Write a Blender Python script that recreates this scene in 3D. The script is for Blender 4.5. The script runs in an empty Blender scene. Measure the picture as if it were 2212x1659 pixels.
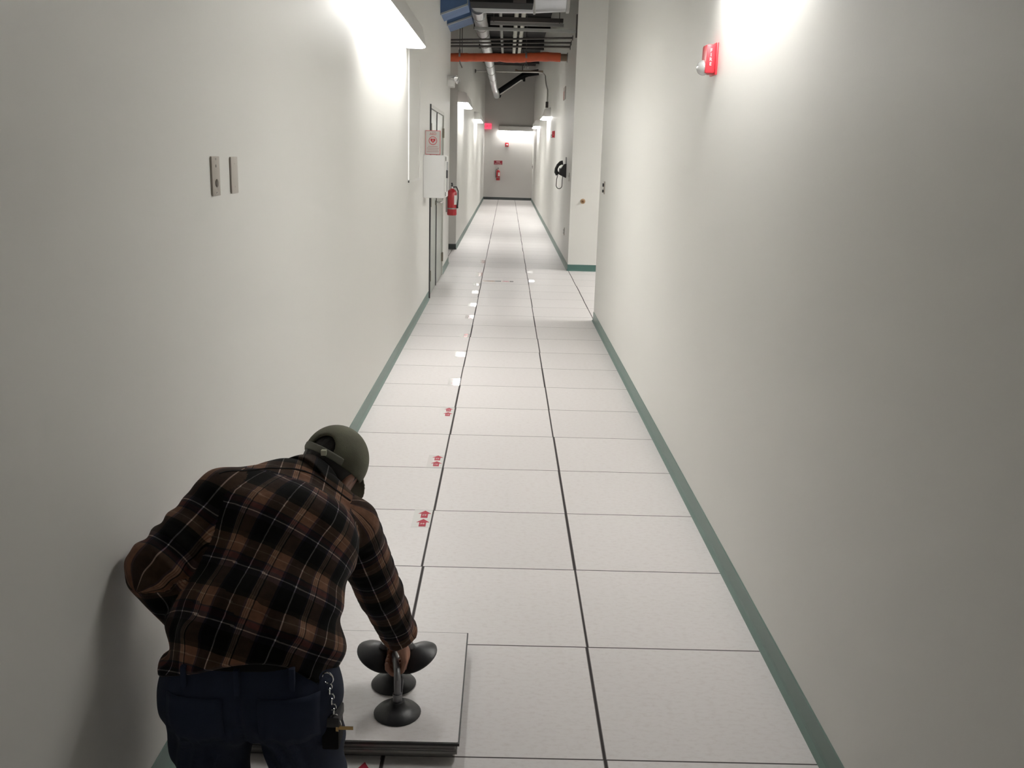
import bpy, bmesh, math, random
import numpy as np
from mathutils import Vector, Matrix, Euler
random.seed(7)
SC = bpy.context.scene
COL = SC.collection

# ------------------------------------------------------------------ camera, world, exposure
F, PITCH, ROLL, YAW, CAMH = 2035.4, 0.23831, 0.02887, 0.01144, 1.608
def _w(u, v, f):
    x = u
    y = f * math.cos(PITCH) - v * math.sin(PITCH)
    z = -f * math.sin(PITCH) - v * math.cos(PITCH)
    c, s = math.cos(YAW), math.sin(YAW)
    return Vector((c * x + s * y, -s * x + c * y, z))
cr, sr = math.cos(ROLL), math.sin(ROLL)
right, down, fwd = _w(cr, -sr, 0), _w(sr, cr, 0), _w(0, 0, 1)
cam_d = bpy.data.cameras.new('camera')
cam = bpy.data.objects.new('camera', cam_d)
COL.objects.link(cam)
m = Matrix.Identity(4)
for i in range(3):
    m[i][0], m[i][1], m[i][2] = right[i], -down[i], -fwd[i]
m[2][3] = CAMH
cam.matrix_world = m
cam_d.sensor_width = 36
cam_d.lens = F / 2212 * 36
cam_d.clip_start = 0.05
SC.camera = cam
wd = bpy.data.worlds.new('world'); SC.world = wd; wd.use_nodes = True
wd.node_tree.nodes['Background'].inputs[0].default_value = (0.5, 0.5, 0.5, 1)
wd.node_tree.nodes['Background'].inputs[1].default_value = 0.02
SC.view_settings.view_transform = 'Standard'
SC.view_settings.look = 'None'
SC.view_settings.exposure = 0.88
SC.view_settings.gamma = 1
SC.view_settings.use_curve_mapping = False
SC.cycles.use_denoising = True
SC.cycles.max_bounces = 10
SC.cycles.diffuse_bounces = 6
SC.cycles.sample_clamp_indirect = 8
LAMP_W = 20.5          # radiance of the fluorescent lenses
LAMP_COL = (1.0, 0.98, 0.945)

XL, XR = -0.852, 0.913     # wall planes
YE = 35.2                  # end wall
ZC = 4.7                   # deck
XA, Y0, T = -0.297, 2.271, 0.61
YLE, YL2 = 14.23, 16.35    # left side opening
YRE, YR2 = 9.43, 13.66     # right side opening
YB = -5.0                  # corridor behind the camera

# ------------------------------------------------------------------ materials
MATS = {}
def mat(name, col, rough=0.5, metal=0.0, spec=0.5, emit=None, estr=0.0, noise=0.0, nscale=20.0, bump=0.0, bscale=200.0, coat=0.0):
    if name in MATS: return MATS[name]
    mt = bpy.data.materials.new(name); mt.use_nodes = True
    nt = mt.node_tree; b = nt.nodes['Principled BSDF']
    b.inputs['Base Color'].default_value = (*col, 1)
    b.inputs['Roughness'].default_value = rough
    b.inputs['Metallic'].default_value = metal
    b.inputs['Specular IOR Level'].default_value = spec
    b.inputs['Coat Weight'].default_value = coat
    b.inputs['Coat Roughness'].default_value = 0.08
    if emit:
        b.inputs['Emission Color'].default_value = (*emit, 1)
        b.inputs['Emission Strength'].default_value = estr
    tc = nt.nodes.new('ShaderNodeTexCoord')
    if noise:
        n = nt.nodes.new('ShaderNodeTexNoise'); n.inputs['Scale'].default_value = nscale; n.inputs['Detail'].default_value = 4
        nt.links.new(tc.outputs['Object'], n.inputs['Vector'])
        r = nt.nodes.new('ShaderNodeMapRange')
        r.inputs['To Min'].default_value = 1 - noise; r.inputs['To Max'].default_value = 1 + noise
        nt.links.new(n.outputs['Fac'], r.inputs['Value'])
        v = nt.nodes.new('ShaderNodeVectorMath'); v.operation = 'SCALE'
        v.inputs[0].default_value = col
        nt.links.new(r.outputs[0], v.inputs['Scale'])
        nt.links.new(v.outputs[0], b.inputs['Base Color'])
    if bump:
        n2 = nt.nodes.new('ShaderNodeTexNoise'); n2.inputs['Scale'].default_value = bscale; n2.inputs['Detail'].default_value = 3
        nt.links.new(tc.outputs['Object'], n2.inputs['Vector'])
        bp = nt.nodes.new('ShaderNodeBump'); bp.inputs['Strength'].default_value = bump; bp.inputs['Distance'].default_value = 0.002
        nt.links.new(n2.outputs['Fac'], bp.inputs['Height'])
        nt.links.new(bp.outputs[0], b.inputs['Normal'])
    MATS[name] = mt
    return mt

wall_m = mat('painted_drywall', (0.72, 0.715, 0.685), 0.45, spec=0.35, noise=0.02, nscale=1.5, bump=0.15, bscale=60)
ret_m = wall_m
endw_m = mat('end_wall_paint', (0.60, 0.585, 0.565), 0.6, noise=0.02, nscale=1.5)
base_m = mat('green_vinyl_base', (0.13, 0.20, 0.175), 0.4, noise=0.06, nscale=8)
base2_m = mat('teal_vinyl_base', (0.065, 0.15, 0.13), 0.45, noise=0.05, nscale=8)
based_m = mat('dark_vinyl_base', (0.05, 0.06, 0.06), 0.45)
deck_m = mat('dark_deck', (0.035, 0.033, 0.034), 0.8, noise=0.3, nscale=3)
beam_m = mat('dark_beam', (0.022, 0.021, 0.022), 0.7)
hous_m = mat('lamp_housing', (0.80, 0.79, 0.77), 0.45)
lens_m = mat('lamp_lens', (0.9, 0.9, 0.9), 0.4, emit=LAMP_COL, estr=LAMP_W)
galv_m = mat('galvanised_steel', (0.50, 0.52, 0.54), 0.28, metal=0.95, noise=0.05, nscale=14)
dgalv_m = mat('dull_steel', (0.30, 0.30, 0.29), 0.5, metal=0.5)
cond_m = mat('pale_conduit', (0.62, 0.61, 0.58), 0.45, metal=0.2)
pale_m = mat('pale_pipe', (0.60, 0.60, 0.54), 0.5)
rod_m = mat('dark_pipe', (0.10, 0.09, 0.085), 0.5, metal=0.4)
blk_m = mat('black_coating', (0.010, 0.010, 0.011), 0.7, spec=0.12, noise=0.2, nscale=10)
blue_m = mat('blue_film', (0.085, 0.15, 0.30), 0.55, spec=0.25, noise=0.25, nscale=5)
bluegrey_m = mat('film_edge', (0.34, 0.37, 0.40), 0.4, metal=0.3)
orange_m = mat('orange_wrap', (0.72, 0.13, 0.05), 0.45, noise=0.15, nscale=12, bump=0.4, bscale=30)
brown_m = mat('pipe_stub', (0.28, 0.20, 0.14), 0.6)
red_m = mat('alarm_red', (0.62, 0.035, 0.05), 0.35)
dred_m = mat('extinguisher_red', (0.42, 0.012, 0.02), 0.28, coat=0.4)
white_m = mat('white_enamel', (0.78, 0.78, 0.77), 0.35)
offw_m = mat('white_plastic', (0.74, 0.74, 0.72), 0.4)
lab_m = mat('paper_label', (0.70, 0.69, 0.66), 0.6)
dark_m = mat('dark_plastic', (0.03, 0.03, 0.032), 0.4)
steel_m = mat('brushed_plate', (0.36, 0.33, 0.29), 0.4, metal=0.35, noise=0.08, nscale=30)
steel2_m = mat('brushed_plate_blank', (0.44, 0.41, 0.37), 0.4, metal=0.3, noise=0.06, nscale=30)
hing_m = mat('hinge_metal', (0.20, 0.18, 0.14), 0.4, metal=0.6)
chrome_m = mat('chrome', (0.8, 0.8, 0.8), 0.12, metal=1.0)
door_m = mat('door_paint', (0.31, 0.335, 0.30), 0.30, spec=0.5)
doorf_m = mat('door_frame_paint', (0.55, 0.55, 0.51), 0.4)
exit_m = mat('exit_glow', (0.6, 0.03, 0.05), 0.5, emit=(1.0, 0.09, 0.17), estr=0.6)
exitl_m = mat('exit_letters', (0.3, 0.01, 0.02), 0.5, emit=(1.0, 0.02, 0.05), estr=0.12)
sign_m = mat('maroon_sign', (0.33, 0.02, 0.04), 0.45)
signb_m = mat('sign_red_print', (0.62, 0.10, 0.12), 0.5)
glass_m = mat('clear_dome', (0.62, 0.62, 0.62), 0.08, metal=0.55, spec=0.8)
tape_m = mat('clear_tape', (0.80, 0.785, 0.77), 0.06, spec=0.6)
arrow_m = mat('red_print', (0.46, 0.05, 0.08), 0.12, noise=0.15, nscale=120)
rust_m = mat('worn_brown_print', (0.36, 0.22, 0.15), 0.2, noise=0.3, nscale=80)
rubber_m = mat('black_rubber', (0.022, 0.022, 0.024), 0.42, bump=0.2, bscale=80)
alu_m = mat('grey_cast_metal', (0.22, 0.22, 0.23), 0.35, metal=0.6)
pan_m = mat('panel_edge', (0.28, 0.27, 0.26), 0.45, metal=0.3)
trimd_m = mat('panel_dark_trim', (0.03, 0.028, 0.028), 0.5)
skin_m = mat('skin', (0.36, 0.18, 0.12), 0.5, noise=0.06, nscale=30)
hair_m = mat('dark_hair', (0.015, 0.012, 0.01), 0.6, bump=0.8, bscale=200)
denim_m = mat('dark_denim', (0.0045, 0.011, 0.033), 0.85, noise=0.35, nscale=25, bump=0.5, bscale=500)
denimp_m = mat('denim_seam', (0.0050, 0.012, 0.036), 0.85)
belt_m = mat('black_leather', (0.005, 0.0045, 0.0045), 0.8, spec=0.2)
cap_m = mat('olive_cap', (0.13, 0.128, 0.088), 0.85, noise=0.45, nscale=18, bump=0.4, bscale=400)
capb_m = mat('olive_strap', (0.20, 0.20, 0.165), 0.8)
cream_m = mat('cream_clasp', (0.55, 0.54, 0.42), 0.5)
boot_m = mat('dark_boot', (0.04, 0.026, 0.018), 0.6)
brass_m = mat('brass', (0.50, 0.34, 0.14), 0.35, metal=0.9)
knob_m = mat('brown_hole', (0.20, 0.09, 0.03), 0.6)

def floor_material(name, grooves):
    mt = bpy.data.materials.new(name); mt.use_nodes = True
    nt = mt.node_tree; N = nt.nodes; L = nt.links; b = N['Principled BSDF']
    def math_(op, a=None, c=None):
        n = N.new('ShaderNodeMath'); n.operation = op
        for i, x in enumerate((a, c)):
            if x is None: continue
            if isinstance(x, (int, float)): n.inputs[i].default_value = x
            else: L.new(x, n.inputs[i])
        return n.outputs[0]
    geo = N.new('ShaderNodeTexCoord'); sep = N.new('ShaderNodeSeparateXYZ'); L.new(geo.outputs['Object'], sep.inputs[0])
    X, Y = sep.outputs['X'], sep.outputs['Y']
    sp = N.new('ShaderNodeTexNoise'); sp.inputs['Scale'].default_value = 55; sp.inputs['Detail'].default_value = 6; sp.inputs['Roughness'].default_value = 0.7
    stretch = N.new('ShaderNodeMapping'); stretch.inputs['Scale'].default_value = (0.7, 1.4, 1)
    L.new(geo.outputs['Object'], stretch.inputs[0]); L.new(stretch.outputs[0], sp.inputs['Vector'])
    rp = N.new('ShaderNodeValToRGB')
    rp.color_ramp.elements[0].position = 0.28; rp.color_ramp.elements[0].color = (0.62, 0.58, 0.565, 1)
    rp.color_ramp.elements[1].position = 0.52; rp.color_ramp.elements[1].color = (0.70, 0.672, 0.665, 1)
    L.new(sp.outputs['Fac'], rp.inputs[0])
    colr = rp.outputs[0]
    rough = 0.42
    if grooves:
        ux = math_('DIVIDE', math_('SUBTRACT', X, XA), T)
        vy = math_('DIVIDE', math_('SUBTRACT', Y, Y0), T)
        row = math_('FLOOR', vy); colx = math_('FLOOR', math_('ADD', ux, 0.5))
        comb = N.new('ShaderNodeCombineXYZ'); L.new(row, comb.inputs[0]); L.new(colx, comb.inputs[1])
        wn = N.new('ShaderNodeTexWhiteNoise'); wn.noise_dimensions = '2D'; L.new(comb.outputs[0], wn.inputs['Vector'])
        wn2 = N.new('ShaderNodeTexWhiteNoise'); wn2.noise_dimensions = '3D'
        cb2 = N.new('ShaderNodeCombineXYZ'); L.new(row, cb2.inputs[0]); L.new(colx, cb2.inputs[1]); cb2.inputs[2].default_value = 4.0; L.new(cb2.outputs[0], wn2.inputs['Vector'])
        off = math_('MULTIPLY', math_('SUBTRACT', wn.outputs['Value'], 0.5), 0.006)
        fx = math_('SUBTRACT', ux, colx)
        dx = math_('ABSOLUTE', math_('SUBTRACT', math_('MULTIPLY', fx, T), off))
        wdt = math_('ADD', math_('MULTIPLY', wn2.outputs['Value'], 0.0022), 0.0026)
        g1 = math_('LESS_THAN', dx, wdt)
        # a soft grey lip beside the dark joint
        g1b = math_('LESS_THAN', dx, math_('ADD', wdt, 0.002))
        rowr = math_('FLOOR', math_('ADD', vy, 0.5))
        dy = math_('ABSOLUTE', math_('MULTIPLY', math_('SUBTRACT', vy, rowr), T))
        g2 = math_('LESS_THAN', dy, 0.0017)
        g2b = math_('LESS_THAN', dy, 0.0030)
        g = math_('MAXIMUM', g1, g2); gb = math_('MAXIMUM', g1b, g2b)
        tcol = math_('FLOOR', ux)
        cb3 = N.new('ShaderNodeCombineXYZ'); L.new(row, cb3.inputs[0]); L.new(tcol, cb3.inputs[1])
        wn3 = N.new('ShaderNodeTexWhiteNoise'); wn3.noise_dimensions = '2D'; L.new(cb3.outputs[0], wn3.inputs['Vector'])
        tone = math_('ADD', math_('MULTIPLY', wn3.outputs['Value'], 0.05), 0.975)
        vs = N.new('ShaderNodeVectorMath'); vs.operation = 'SCALE'; L.new(colr, vs.inputs[0]); L.new(tone, vs.inputs['Scale'])
        mx = N.new('ShaderNodeMix'); mx.data_type = 'RGBA'; L.new(gb, mx.inputs[0]); L.new(vs.outputs[0], mx.inputs[6]); mx.inputs[7].default_value = (0.20, 0.185, 0.18, 1)
        mx2 = N.new('ShaderNodeMix'); mx2.data_type = 'RGBA'; L.new(g, mx2.inputs[0]); L.new(mx.outputs[2], mx2.inputs[6]); mx2.inputs[7].default_value = (0.035, 0.028, 0.028, 1)
        colr = mx2.outputs[2]
        L.new(math_('ADD', math_('MULTIPLY', g, 0.4), rough), b.inputs['Roughness'])
    else:
        b.inputs['Roughness'].default_value = rough
    b.inputs['Specular IOR Level'].default_value = 0.35
    L.new(colr, b.inputs['Base Color'])
    MATS[name] = mt
    return mt
floor_m = floor_material('laminate_tiles', True)
tile_m = floor_material('laminate_face', False)

def plaid_material():
    mt = bpy.data.materials.new('plaid_flannel'); mt.use_nodes = True
    nt = mt.node_tree; N = nt.nodes; L = nt.links; b = N['Principled BSDF']
    at = N.new('ShaderNodeAttribute'); at.attribute_name = 'cloth_uv'
    sep = N.new('ShaderNodeSeparateXYZ'); L.new(at.outputs['Vector'], sep.inputs[0])
    BL, OL, RU, TA, MA, WH, NA = (0.0025, 0.0025, 0.0025), (0.011, 0.009, 0.006), (0.200, 0.100, 0.062), (0.40, 0.27, 0.19), (0.055, 0.016, 0.022), (0.62, 0.58, 0.58), (0.018, 0.015, 0.025)
    def ramp(src, stops, period):
        d = N.new('ShaderNodeMath'); d.operation = 'DIVIDE'; L.new(src, d.inputs[0]); d.inputs[1].default_value = period
        f = N.new('ShaderNodeMath'); f.operation = 'FRACT'; L.new(d.outputs[0], f.inputs[0])
        r = N.new('ShaderNodeValToRGB'); r.color_ramp.interpolation = 'CONSTANT'
        e = r.color_ramp.elements
        e[0].position, e[0].color = stops[0][0], (*stops[0][1], 1)
        e[1].position, e[1].color = stops[1][0], (*stops[1][1], 1)
        for p, c in stops[2:]:
            x = e.new(p); x.color = (*c, 1)
        L.new(f.outputs[0], r.inputs[0])
        return r.outputs[0]
    warp = ramp(sep.outputs['X'], [(0, WH), (0.022, OL), (0.27, NA), (0.31, TA), (0.335, RU), (0.35, TA), (0.375, RU), (0.39, TA), (0.42, BL), (0.445, RU), (0.69, NA), (0.74, BL)], 0.112)
    weft = ramp(sep.outputs['Y'], [(0, WH), (0.022, NA), (0.08, MA), (0.17, NA), (0.20, RU), (0.35, TA), (0.37, RU), (0.50, OL), (0.58, BL), (0.90, NA)], 0.128)
    av = N.new('ShaderNodeMix'); av.data_type = 'RGBA'; av.inputs[0].default_value = 0.5
    L.new(warp, av.inputs[6]); L.new(weft, av.inputs[7])
    mu = N.new('ShaderNodeVectorMath'); mu.operation = 'MULTIPLY'; L.new(warp, mu.inputs[0]); L.new(weft, mu.inputs[1])
    pw = N.new('ShaderNodeGamma'); pw.inputs['Gamma'].default_value = 0.5; L.new(mu.outputs[0], pw.inputs['Color'])
    a2 = N.new('ShaderNodeMix'); a2.data_type = 'RGBA'; a2.inputs[0].default_value = 0.78; L.new(av.outputs[2], a2.inputs[6]); L.new(pw.outputs[0], a2.inputs[7])
    tc = N.new('ShaderNodeTexCoord')
    n = N.new('ShaderNodeTexNoise'); n.inputs['Scale'].default_value = 60; n.inputs['Detail'].default_value = 4; L.new(tc.outputs['Object'], n.inputs['Vector'])
    mr = N.new('ShaderNodeMapRange'); mr.inputs['To Min'].default_value = 0.45; mr.inputs['To Max'].default_value = 1.25; L.new(n.outputs['Fac'], mr.inputs['Value'])
    vs = N.new('ShaderNodeVectorMath'); vs.operation = 'SCALE'; L.new(a2.outputs[2], vs.inputs[0]); L.new(mr.outputs[0], vs.inputs['Scale'])
    L.new(vs.outputs[0], b.inputs['Base Color'])
    b.inputs['Roughness'].default_value = 0.95
    b.inputs['Specular IOR Level'].default_value = 0.1
    b.inputs['Sheen Weight'].default_value = 0.06
    n2 = N.new('ShaderNodeTexNoise'); n2.inputs['Scale'].default_value = 350; L.new(tc.outputs['Object'], n2.inputs['Vector'])
    bp = N.new('ShaderNodeBump'); bp.inputs['Strength'].default_value = 0.4; bp.inputs['Distance'].default_value = 0.001
    L.new(n2.outputs['Fac'], bp.inputs['Height']); L.new(bp.outputs[0], b.inputs['Normal'])
    return mt
plaid_m = plaid_material()

# ------------------------------------------------------------------ builders
class MB:
    def __init__(s): s.bm = bmesh.new()
    def box(s, lo, hi, bevel=0.0, rot=None, pivot=None):
        lo, hi = Vector(lo), Vector(hi)
        c = (lo + hi) / 2; d = hi - lo
        r = bmesh.ops.create_cube(s.bm, size=1.0)
        vs = r['verts']
        M = Matrix.Translation(c) @ Matrix.Diagonal((*d, 1))
        if rot is not None:
            pv = Vector(pivot) if pivot is not None else c
            M = Matrix.Translation(pv) @ rot.to_4x4() @ Matrix.Translation(-pv) @ M
        bmesh.ops.transform(s.bm, matrix=M, verts=vs)
        if bevel > 0:
            es = list({e for v in vs for e in v.link_edges})
            bmesh.ops.bevel(s.bm, geom=es, offset=bevel, segments=2, affect='EDGES', profile=0.6)
        return s
    def cyl(s, a, b, r, r2=None, seg=20, caps=True):
        a, b = Vector(a), Vector(b); r2 = r if r2 is None else r2
        d = (b - a); z = d.normalized()
        x = z.orthogonal().normalized(); y = z.cross(x)
        A, B = [], []
        for i in range(seg):
            t = 2 * math.pi * i / seg; o = x * math.cos(t) + y * math.sin(t)
            A.append(s.bm.verts.new(a + o * r)); B.append(s.bm.verts.new(b + o * r2))
        for i in range(seg):
            j = (i + 1) % seg; s.bm.faces.new((A[i], A[j], B[j], B[i]))
        if caps: s.bm.faces.new(A[::-1]); s.bm.faces.new(B)
        return s
    def lathe(s, o, axis, prof, seg=28):
        o = Vector(o); z = Vector(axis).normalized(); x = z.orthogonal().normalized(); y = z.cross(x)
        rings = []
        for (r, h) in prof:
            if r < 1e-6: rings.append([s.bm.verts.new(o + z * h)]); continue
            rings.append([s.bm.verts.new(o + z * h + (x * math.cos(2 * math.pi * i / seg) + y * math.sin(2 * math.pi * i / seg)) * r) for i in range(seg)])
        for p, q in zip(rings, rings[1:]):
            for i in range(seg):
                j = (i + 1) % seg
                if len(p) == 1: s.bm.faces.new((p[0], q[j], q[i]))
                elif len(q) == 1: s.bm.faces.new((p[i], p[j], q[0]))
                else: s.bm.faces.new((p[i], p[j], q[j], q[i]))
        return s
    def tube(s, pts, r, seg=12):
        pts = [Vector(p) for p in pts]
        rings = []; x = None
        for i, p in enumerate(pts):
            t = (pts[min(i + 1, len(pts) - 1)] - pts[max(i - 1, 0)]).normalized()
            x = t.orthogonal().normalized() if x is None else (x - t * x.dot(t)).normalized()
            y = t.cross(x)
            rr = r[i] if isinstance(r, (list, tuple)) else r
            rings.append([s.bm.verts.new(p + (x * math.cos(2 * math.pi * k / seg) + y * math.sin(2 * math.pi * k / seg)) * rr) for k in range(seg)])
        for p, q in zip(rings, rings[1:]):
            for k in range(seg):
                j = (k + 1) % seg; s.bm.faces.new((p[k], p[j], q[j], q[k]))
        s.bm.faces.new(rings[0][::-1]); s.bm.faces.new(rings[-1])
        return s
    def prism(s, poly, ext):
        """poly: list of 3D points (planar), extruded by vector ext"""
        ext = Vector(ext)
        A = [s.bm.verts.new(Vector(p)) for p in poly]; B = [s.bm.verts.new(Vector(p) + ext) for p in poly]
        n = len(poly)
        s.bm.faces.new(A[::-1]); s.bm.faces.new(B)
        for i in range(n):
            j = (i + 1) % n; s.bm.faces.new((A[i], A[j], B[j], B[i]))
        return s
    def sphere(s, c, r, sc=(1, 1, 1), seg=20):
        r_ = bmesh.ops.create_uvsphere(s.bm, u_segments=seg, v_segments=seg // 2, radius=r)
        bmesh.ops.transform(s.bm, matrix=Matrix.Translation(Vector(c)) @ Matrix.Diagonal((*sc, 1)), verts=r_['verts'])
        return s
    def build(s, name, material, parent=None, smooth=True):
        bmesh.ops.recalc_face_normals(s.bm, faces=s.bm.faces)
        me = bpy.data.meshes.new(name); s.bm.to_mesh(me); s.bm.free()
        return link(name, me, material, parent, smooth)
def link(name, me, material, parent=None, smooth=True):
    o = bpy.data.objects.new(name, me); COL.objects.link(o)
    if material: me.materials.append(material)
    if smooth:
        me.shade_smooth()
        me.set_sharp_from_angle(angle=math.radians(38))
    if parent:
        o.parent = parent
        o.matrix_parent_inverse = parent.matrix_world.inverted() if parent.type != 'EMPTY' else Matrix.Translation(-parent.location)
    return o
def tag(o, label, cat, group=None, kind=None):
    o['label'] = label; o['category'] = cat
    if group: o['group'] = group
    if kind: o['kind'] = kind
    return o
def thing(name, loc, label, cat, group=None, kind=None):
    o = bpy.data.objects.new(name, None); COL.objects.link(o); o.location = loc; o.empty_display_size = 0.1
    o.matrix_world = Matrix.Translation(Vector(loc))
    return tag(o, label, cat, group, kind)
def copy_tree(o, loc):
    c = o.copy(); COL.objects.link(c); c.location = loc
    for ch in list(o.children):
        d = ch.copy(); COL.objects.link(d); d.parent = c
        for g in list(ch.children):
            e = g.copy(); COL.objects.link(e); e.parent = d
    return c
def text_mesh(txt, size, M, depth=0.0006):
    cu = bpy.data.curves.new('t', 'FONT'); cu.body = txt; cu.size = size; cu.align_x = 'CENTER'; cu.align_y = 'CENTER'; cu.extrude = depth
    o = bpy.data.objects.new('t', cu); COL.objects.link(o)
    bpy.context.view_layer.update()
    me = bpy.data.meshes.new_from_object(o.evaluated_get(bpy.context.evaluated_depsgraph_get()))
    me.transform(M)
    bpy.data.objects.remove(o); bpy.data.curves.remove(cu)
    return me
def txt(name, t, size, loc, rot, material, parent, depth=0.0006, sx=1.0):
    me = text_mesh(t, size, Matrix.Translation(Vector(loc)) @ rot.to_4x4() @ Matrix.Diagonal((sx, 1, 1, 1)), depth)
    me.materials.clear()
    return link(name, me, material, parent, False)
FACE_CAM = Matrix(((1, 0, 0), (0, 0, -1), (0, 1, 0)))         # text upright, read when looking along +Y
def struct(o, label, cat): return tag(o, label, cat, kind='structure')

# ------------------------------------------------------------------ setting
fl = MB().box((-3.2, YB, -0.08), (3.4, YE, 0.0)).build('floor', floor_m, smooth=False)
struct(fl, 'pale speckled raised floor of square tiles with dark joints', 'floor')
WT = 0.15
def wall(name, lo, hi, label, m_=None):
    o = MB().box(lo, hi).build(name, m_ or wall_m, smooth=False)
    return struct(o, label, 'wall')
DY0, DY1, DZ = 10.62, 12.80, 2.12
w = MB()
w.box((XL - WT, YB, 0), (XL, DY0, ZC)).box((XL - WT, DY0, DZ), (XL, DY1, ZC)).box((XL - WT, DY1, 0), (XL, YLE, ZC))
struct(w.build('wall_left', wall_m, smooth=False), 'long white left wall beside the bending person, with the double door', 'wall')
wall('wall_left', (XL - WT, YL2, 0), (XL, YE, ZC), 'white left wall beyond the side opening, carrying two lamps')
wall('wall_left', (-3.2, YL2, 0), (XL - WT, YL2 + WT, ZC), 'shaded cross wall inside the left opening behind the red extinguisher')
wall('wall_left', (-3.2, YLE - WT, 0), (XL - WT, YLE, ZC), 'near cross wall of the left side passage')
wall('wall_left', (-3.35, YLE - WT, 0), (-3.2, YL2 + WT, ZC), 'closing wall of the left side passage')
wall('wall_right', (XR, YB, 0), (XR + WT, YRE, ZC), 'long white near right wall with the red strobe')
wall('wall_right', (XR, YR2, 0), (XR + WT, YE, ZC), 'white right wall beyond the side passage, with the black telephone')
wall('wall_right', (XR + WT, YR2, 0), (3.4, YR2 + WT, ZC), 'bright cross wall of the right side passage with a brown knob')
wall('wall_right', (XR + WT, YRE - WT, 0), (3.4, YRE, ZC), 'near cross wall of the right side passage')
wall('wall_right', (3.4, YRE - WT, 0), (3.55, YR2 + WT, ZC), 'closing wall of the right side passage')
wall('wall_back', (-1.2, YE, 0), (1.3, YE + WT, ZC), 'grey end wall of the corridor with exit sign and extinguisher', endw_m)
wall('wall_front', (-1.2, YB - WT, 0), (1.3, YB, ZC), 'white wall closing the corridor behind the camera')
struct(MB().box((-3.35, YB - WT, ZC), (3.55, YE + WT, ZC + 0.1)).build('ceiling', deck_m, smooth=False), 'dark open deck above the ducts', 'ceiling')

BH = 0.092
def base(name, p, q, nrm, label, m_=base_m):
    p, q, n = Vector(p), Vector(q), Vector(nrm)
    prof = [(0, 0), (0.016, 0), (0.013, 0.006), (0.006, 0.018), (0.004, 0.03), (0.004, BH - 0.003), (0.002, BH), (0, BH)]
    poly = [p + n * a + Vector((0, 0, b)) for a, b in prof]
    o = MB().prism(poly, q - p).build(name, m_, smooth=False)
    return struct(o, label, 'baseboard')
base('baseboard_left', (XL, YB, 0), (XL, DY0 - 0.06, 0), (1, 0, 0), 'green vinyl baseboard running along the near left wall')
base('baseboard_left', (XL, DY1 + 0.06, 0), (XL, YLE, 0), (1, 0, 0), 'short green baseboard piece after the double door')
base('baseboard_left', (XL, YL2, 0), (XL, YE, 0), (1, 0, 0), 'green baseboard along the far left wall')
base('baseboard_left', (-3.2, YL2, 0), (XL + 0.004, YL2, 0), (0, -1, 0), 'dark baseboard on the cross wall in the left opening', based_m)
base('baseboard_right', (XR, YB, 0), (XR, YRE, 0), (-1, 0, 0), 'green vinyl baseboard running along the near right wall')
base('baseboard_right', (XR, YR2, 0), (XR, YE, 0), (-1, 0, 0), 'green baseboard along the far right wall')
base('baseboard_right', (XR - 0.004, YR2, 0), (3.4, YR2, 0), (0, -1, 0), 'teal baseboard on the bright cross wall at right', base2_m)
base('baseboard_back', (XL, YE, 0), (XR, YE, 0), (0, -1, 0), 'dark baseboard under the end wall', based_m)

# dark joists overhead
for i, y in enumerate([11.0, 15.0, 19.0, 23.0, 27.0, 31.0]):
    bm_ = MB().box((-3.1, y - 0.08, ZC - 0.30), (3.3, y + 0.08, ZC - 0.26)).box((-3.1, y - 0.01, ZC - 0.27), (3.3, y + 0.01, ZC - 0.02)).box((-3.1, y - 0.08, ZC - 0.03), (3.3, y + 0.08, ZC + 0.001))
    b_ = bm_.build('trim_%d' % (i + 1), beam_m, smooth=False)
    struct(b_, 'dark steel ceiling joist crossing the corridor, number %d counted from the camera' % (i + 1), 'beam')

# double door in the left wall
d = thing('door_1', (XL, (DY0 + DY1) / 2, 0), 'grey green glossy double door in the left wall behind the white cabinet', 'door', kind='structure')
fr = MB()
fr.box((XL - 0.10, DY0, 0), (XL + 0.012, DY0 + 0.04, DZ)).box((XL - 0.10, DY1 - 0.04, 0), (XL + 0.012, DY1, DZ)).box((XL - 0.10, DY0, DZ - 0.04), (XL + 0.012, DY1, DZ))
fr.build('door_frame', doorf_m, d, False)
ym = (DY0 + DY1) / 2 - 0.03
for a, b_ in ((DY0 + 0.045, ym - 0.004), (ym + 0.004, DY1 - 0.045)):
    MB().box((XL - 0.05, a, 0.008), (XL - 0.004, b_, DZ - 0.045), 0.002).build('door_leaf', door_m, d, False)
MB().box((XL - 0.06, DY0 + 0.03, 0.004), (XL - 0.045, DY1 - 0.03, DZ - 0.03)).build('door_gap', dark_m, d, False)
MB().box((XL - 0.003, DY0 - 0.004, 0.004), (XL + 0.016, DY0 + 0.014, DZ)).build('edge_gap_shade', dark_m, d, False)  # dark strip standing in for the shade of the hinge-side gap
MB().box((XL - 0.008, ym - 0.018, 0.008), (XL + 0.005, ym + 0.012, DZ - 0.045)).build('leaf_gap_shade', dark_m, d, False)  # dark strip drawn as the shaded gap between the two leaves
for y in (DY0 + 0.05, DY1 - 0.05):
    for z in (0.25, 1.08, 1.86):
        MB().cyl((XL + 0.010, y, z - 0.06), (XL + 0.010, y, z + 0.06), 0.011, seg=10).box((XL - 0.004, y - 0.028, z - 0.055), (XL + 0.004, y + 0.028, z + 0.055)).build('hinge', hing_m, d)
hd = MB().lathe((XL - 0.004, ym + 0.09, 1.02), (1, 0, 0), [(0, 0), (0.034, 0), (0.034, 0.008), (0.012, 0.012), (0.012, 0.05), (0, 0.05)])
hd.tube([(XL + 0.04, ym + 0.09, 1.02), (XL + 0.06, ym + 0.10, 1.02), (XL + 0.06, ym + 0.21, 1.02)], 0.011)
hd.build('door_handle', chrome_m, d)
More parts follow.
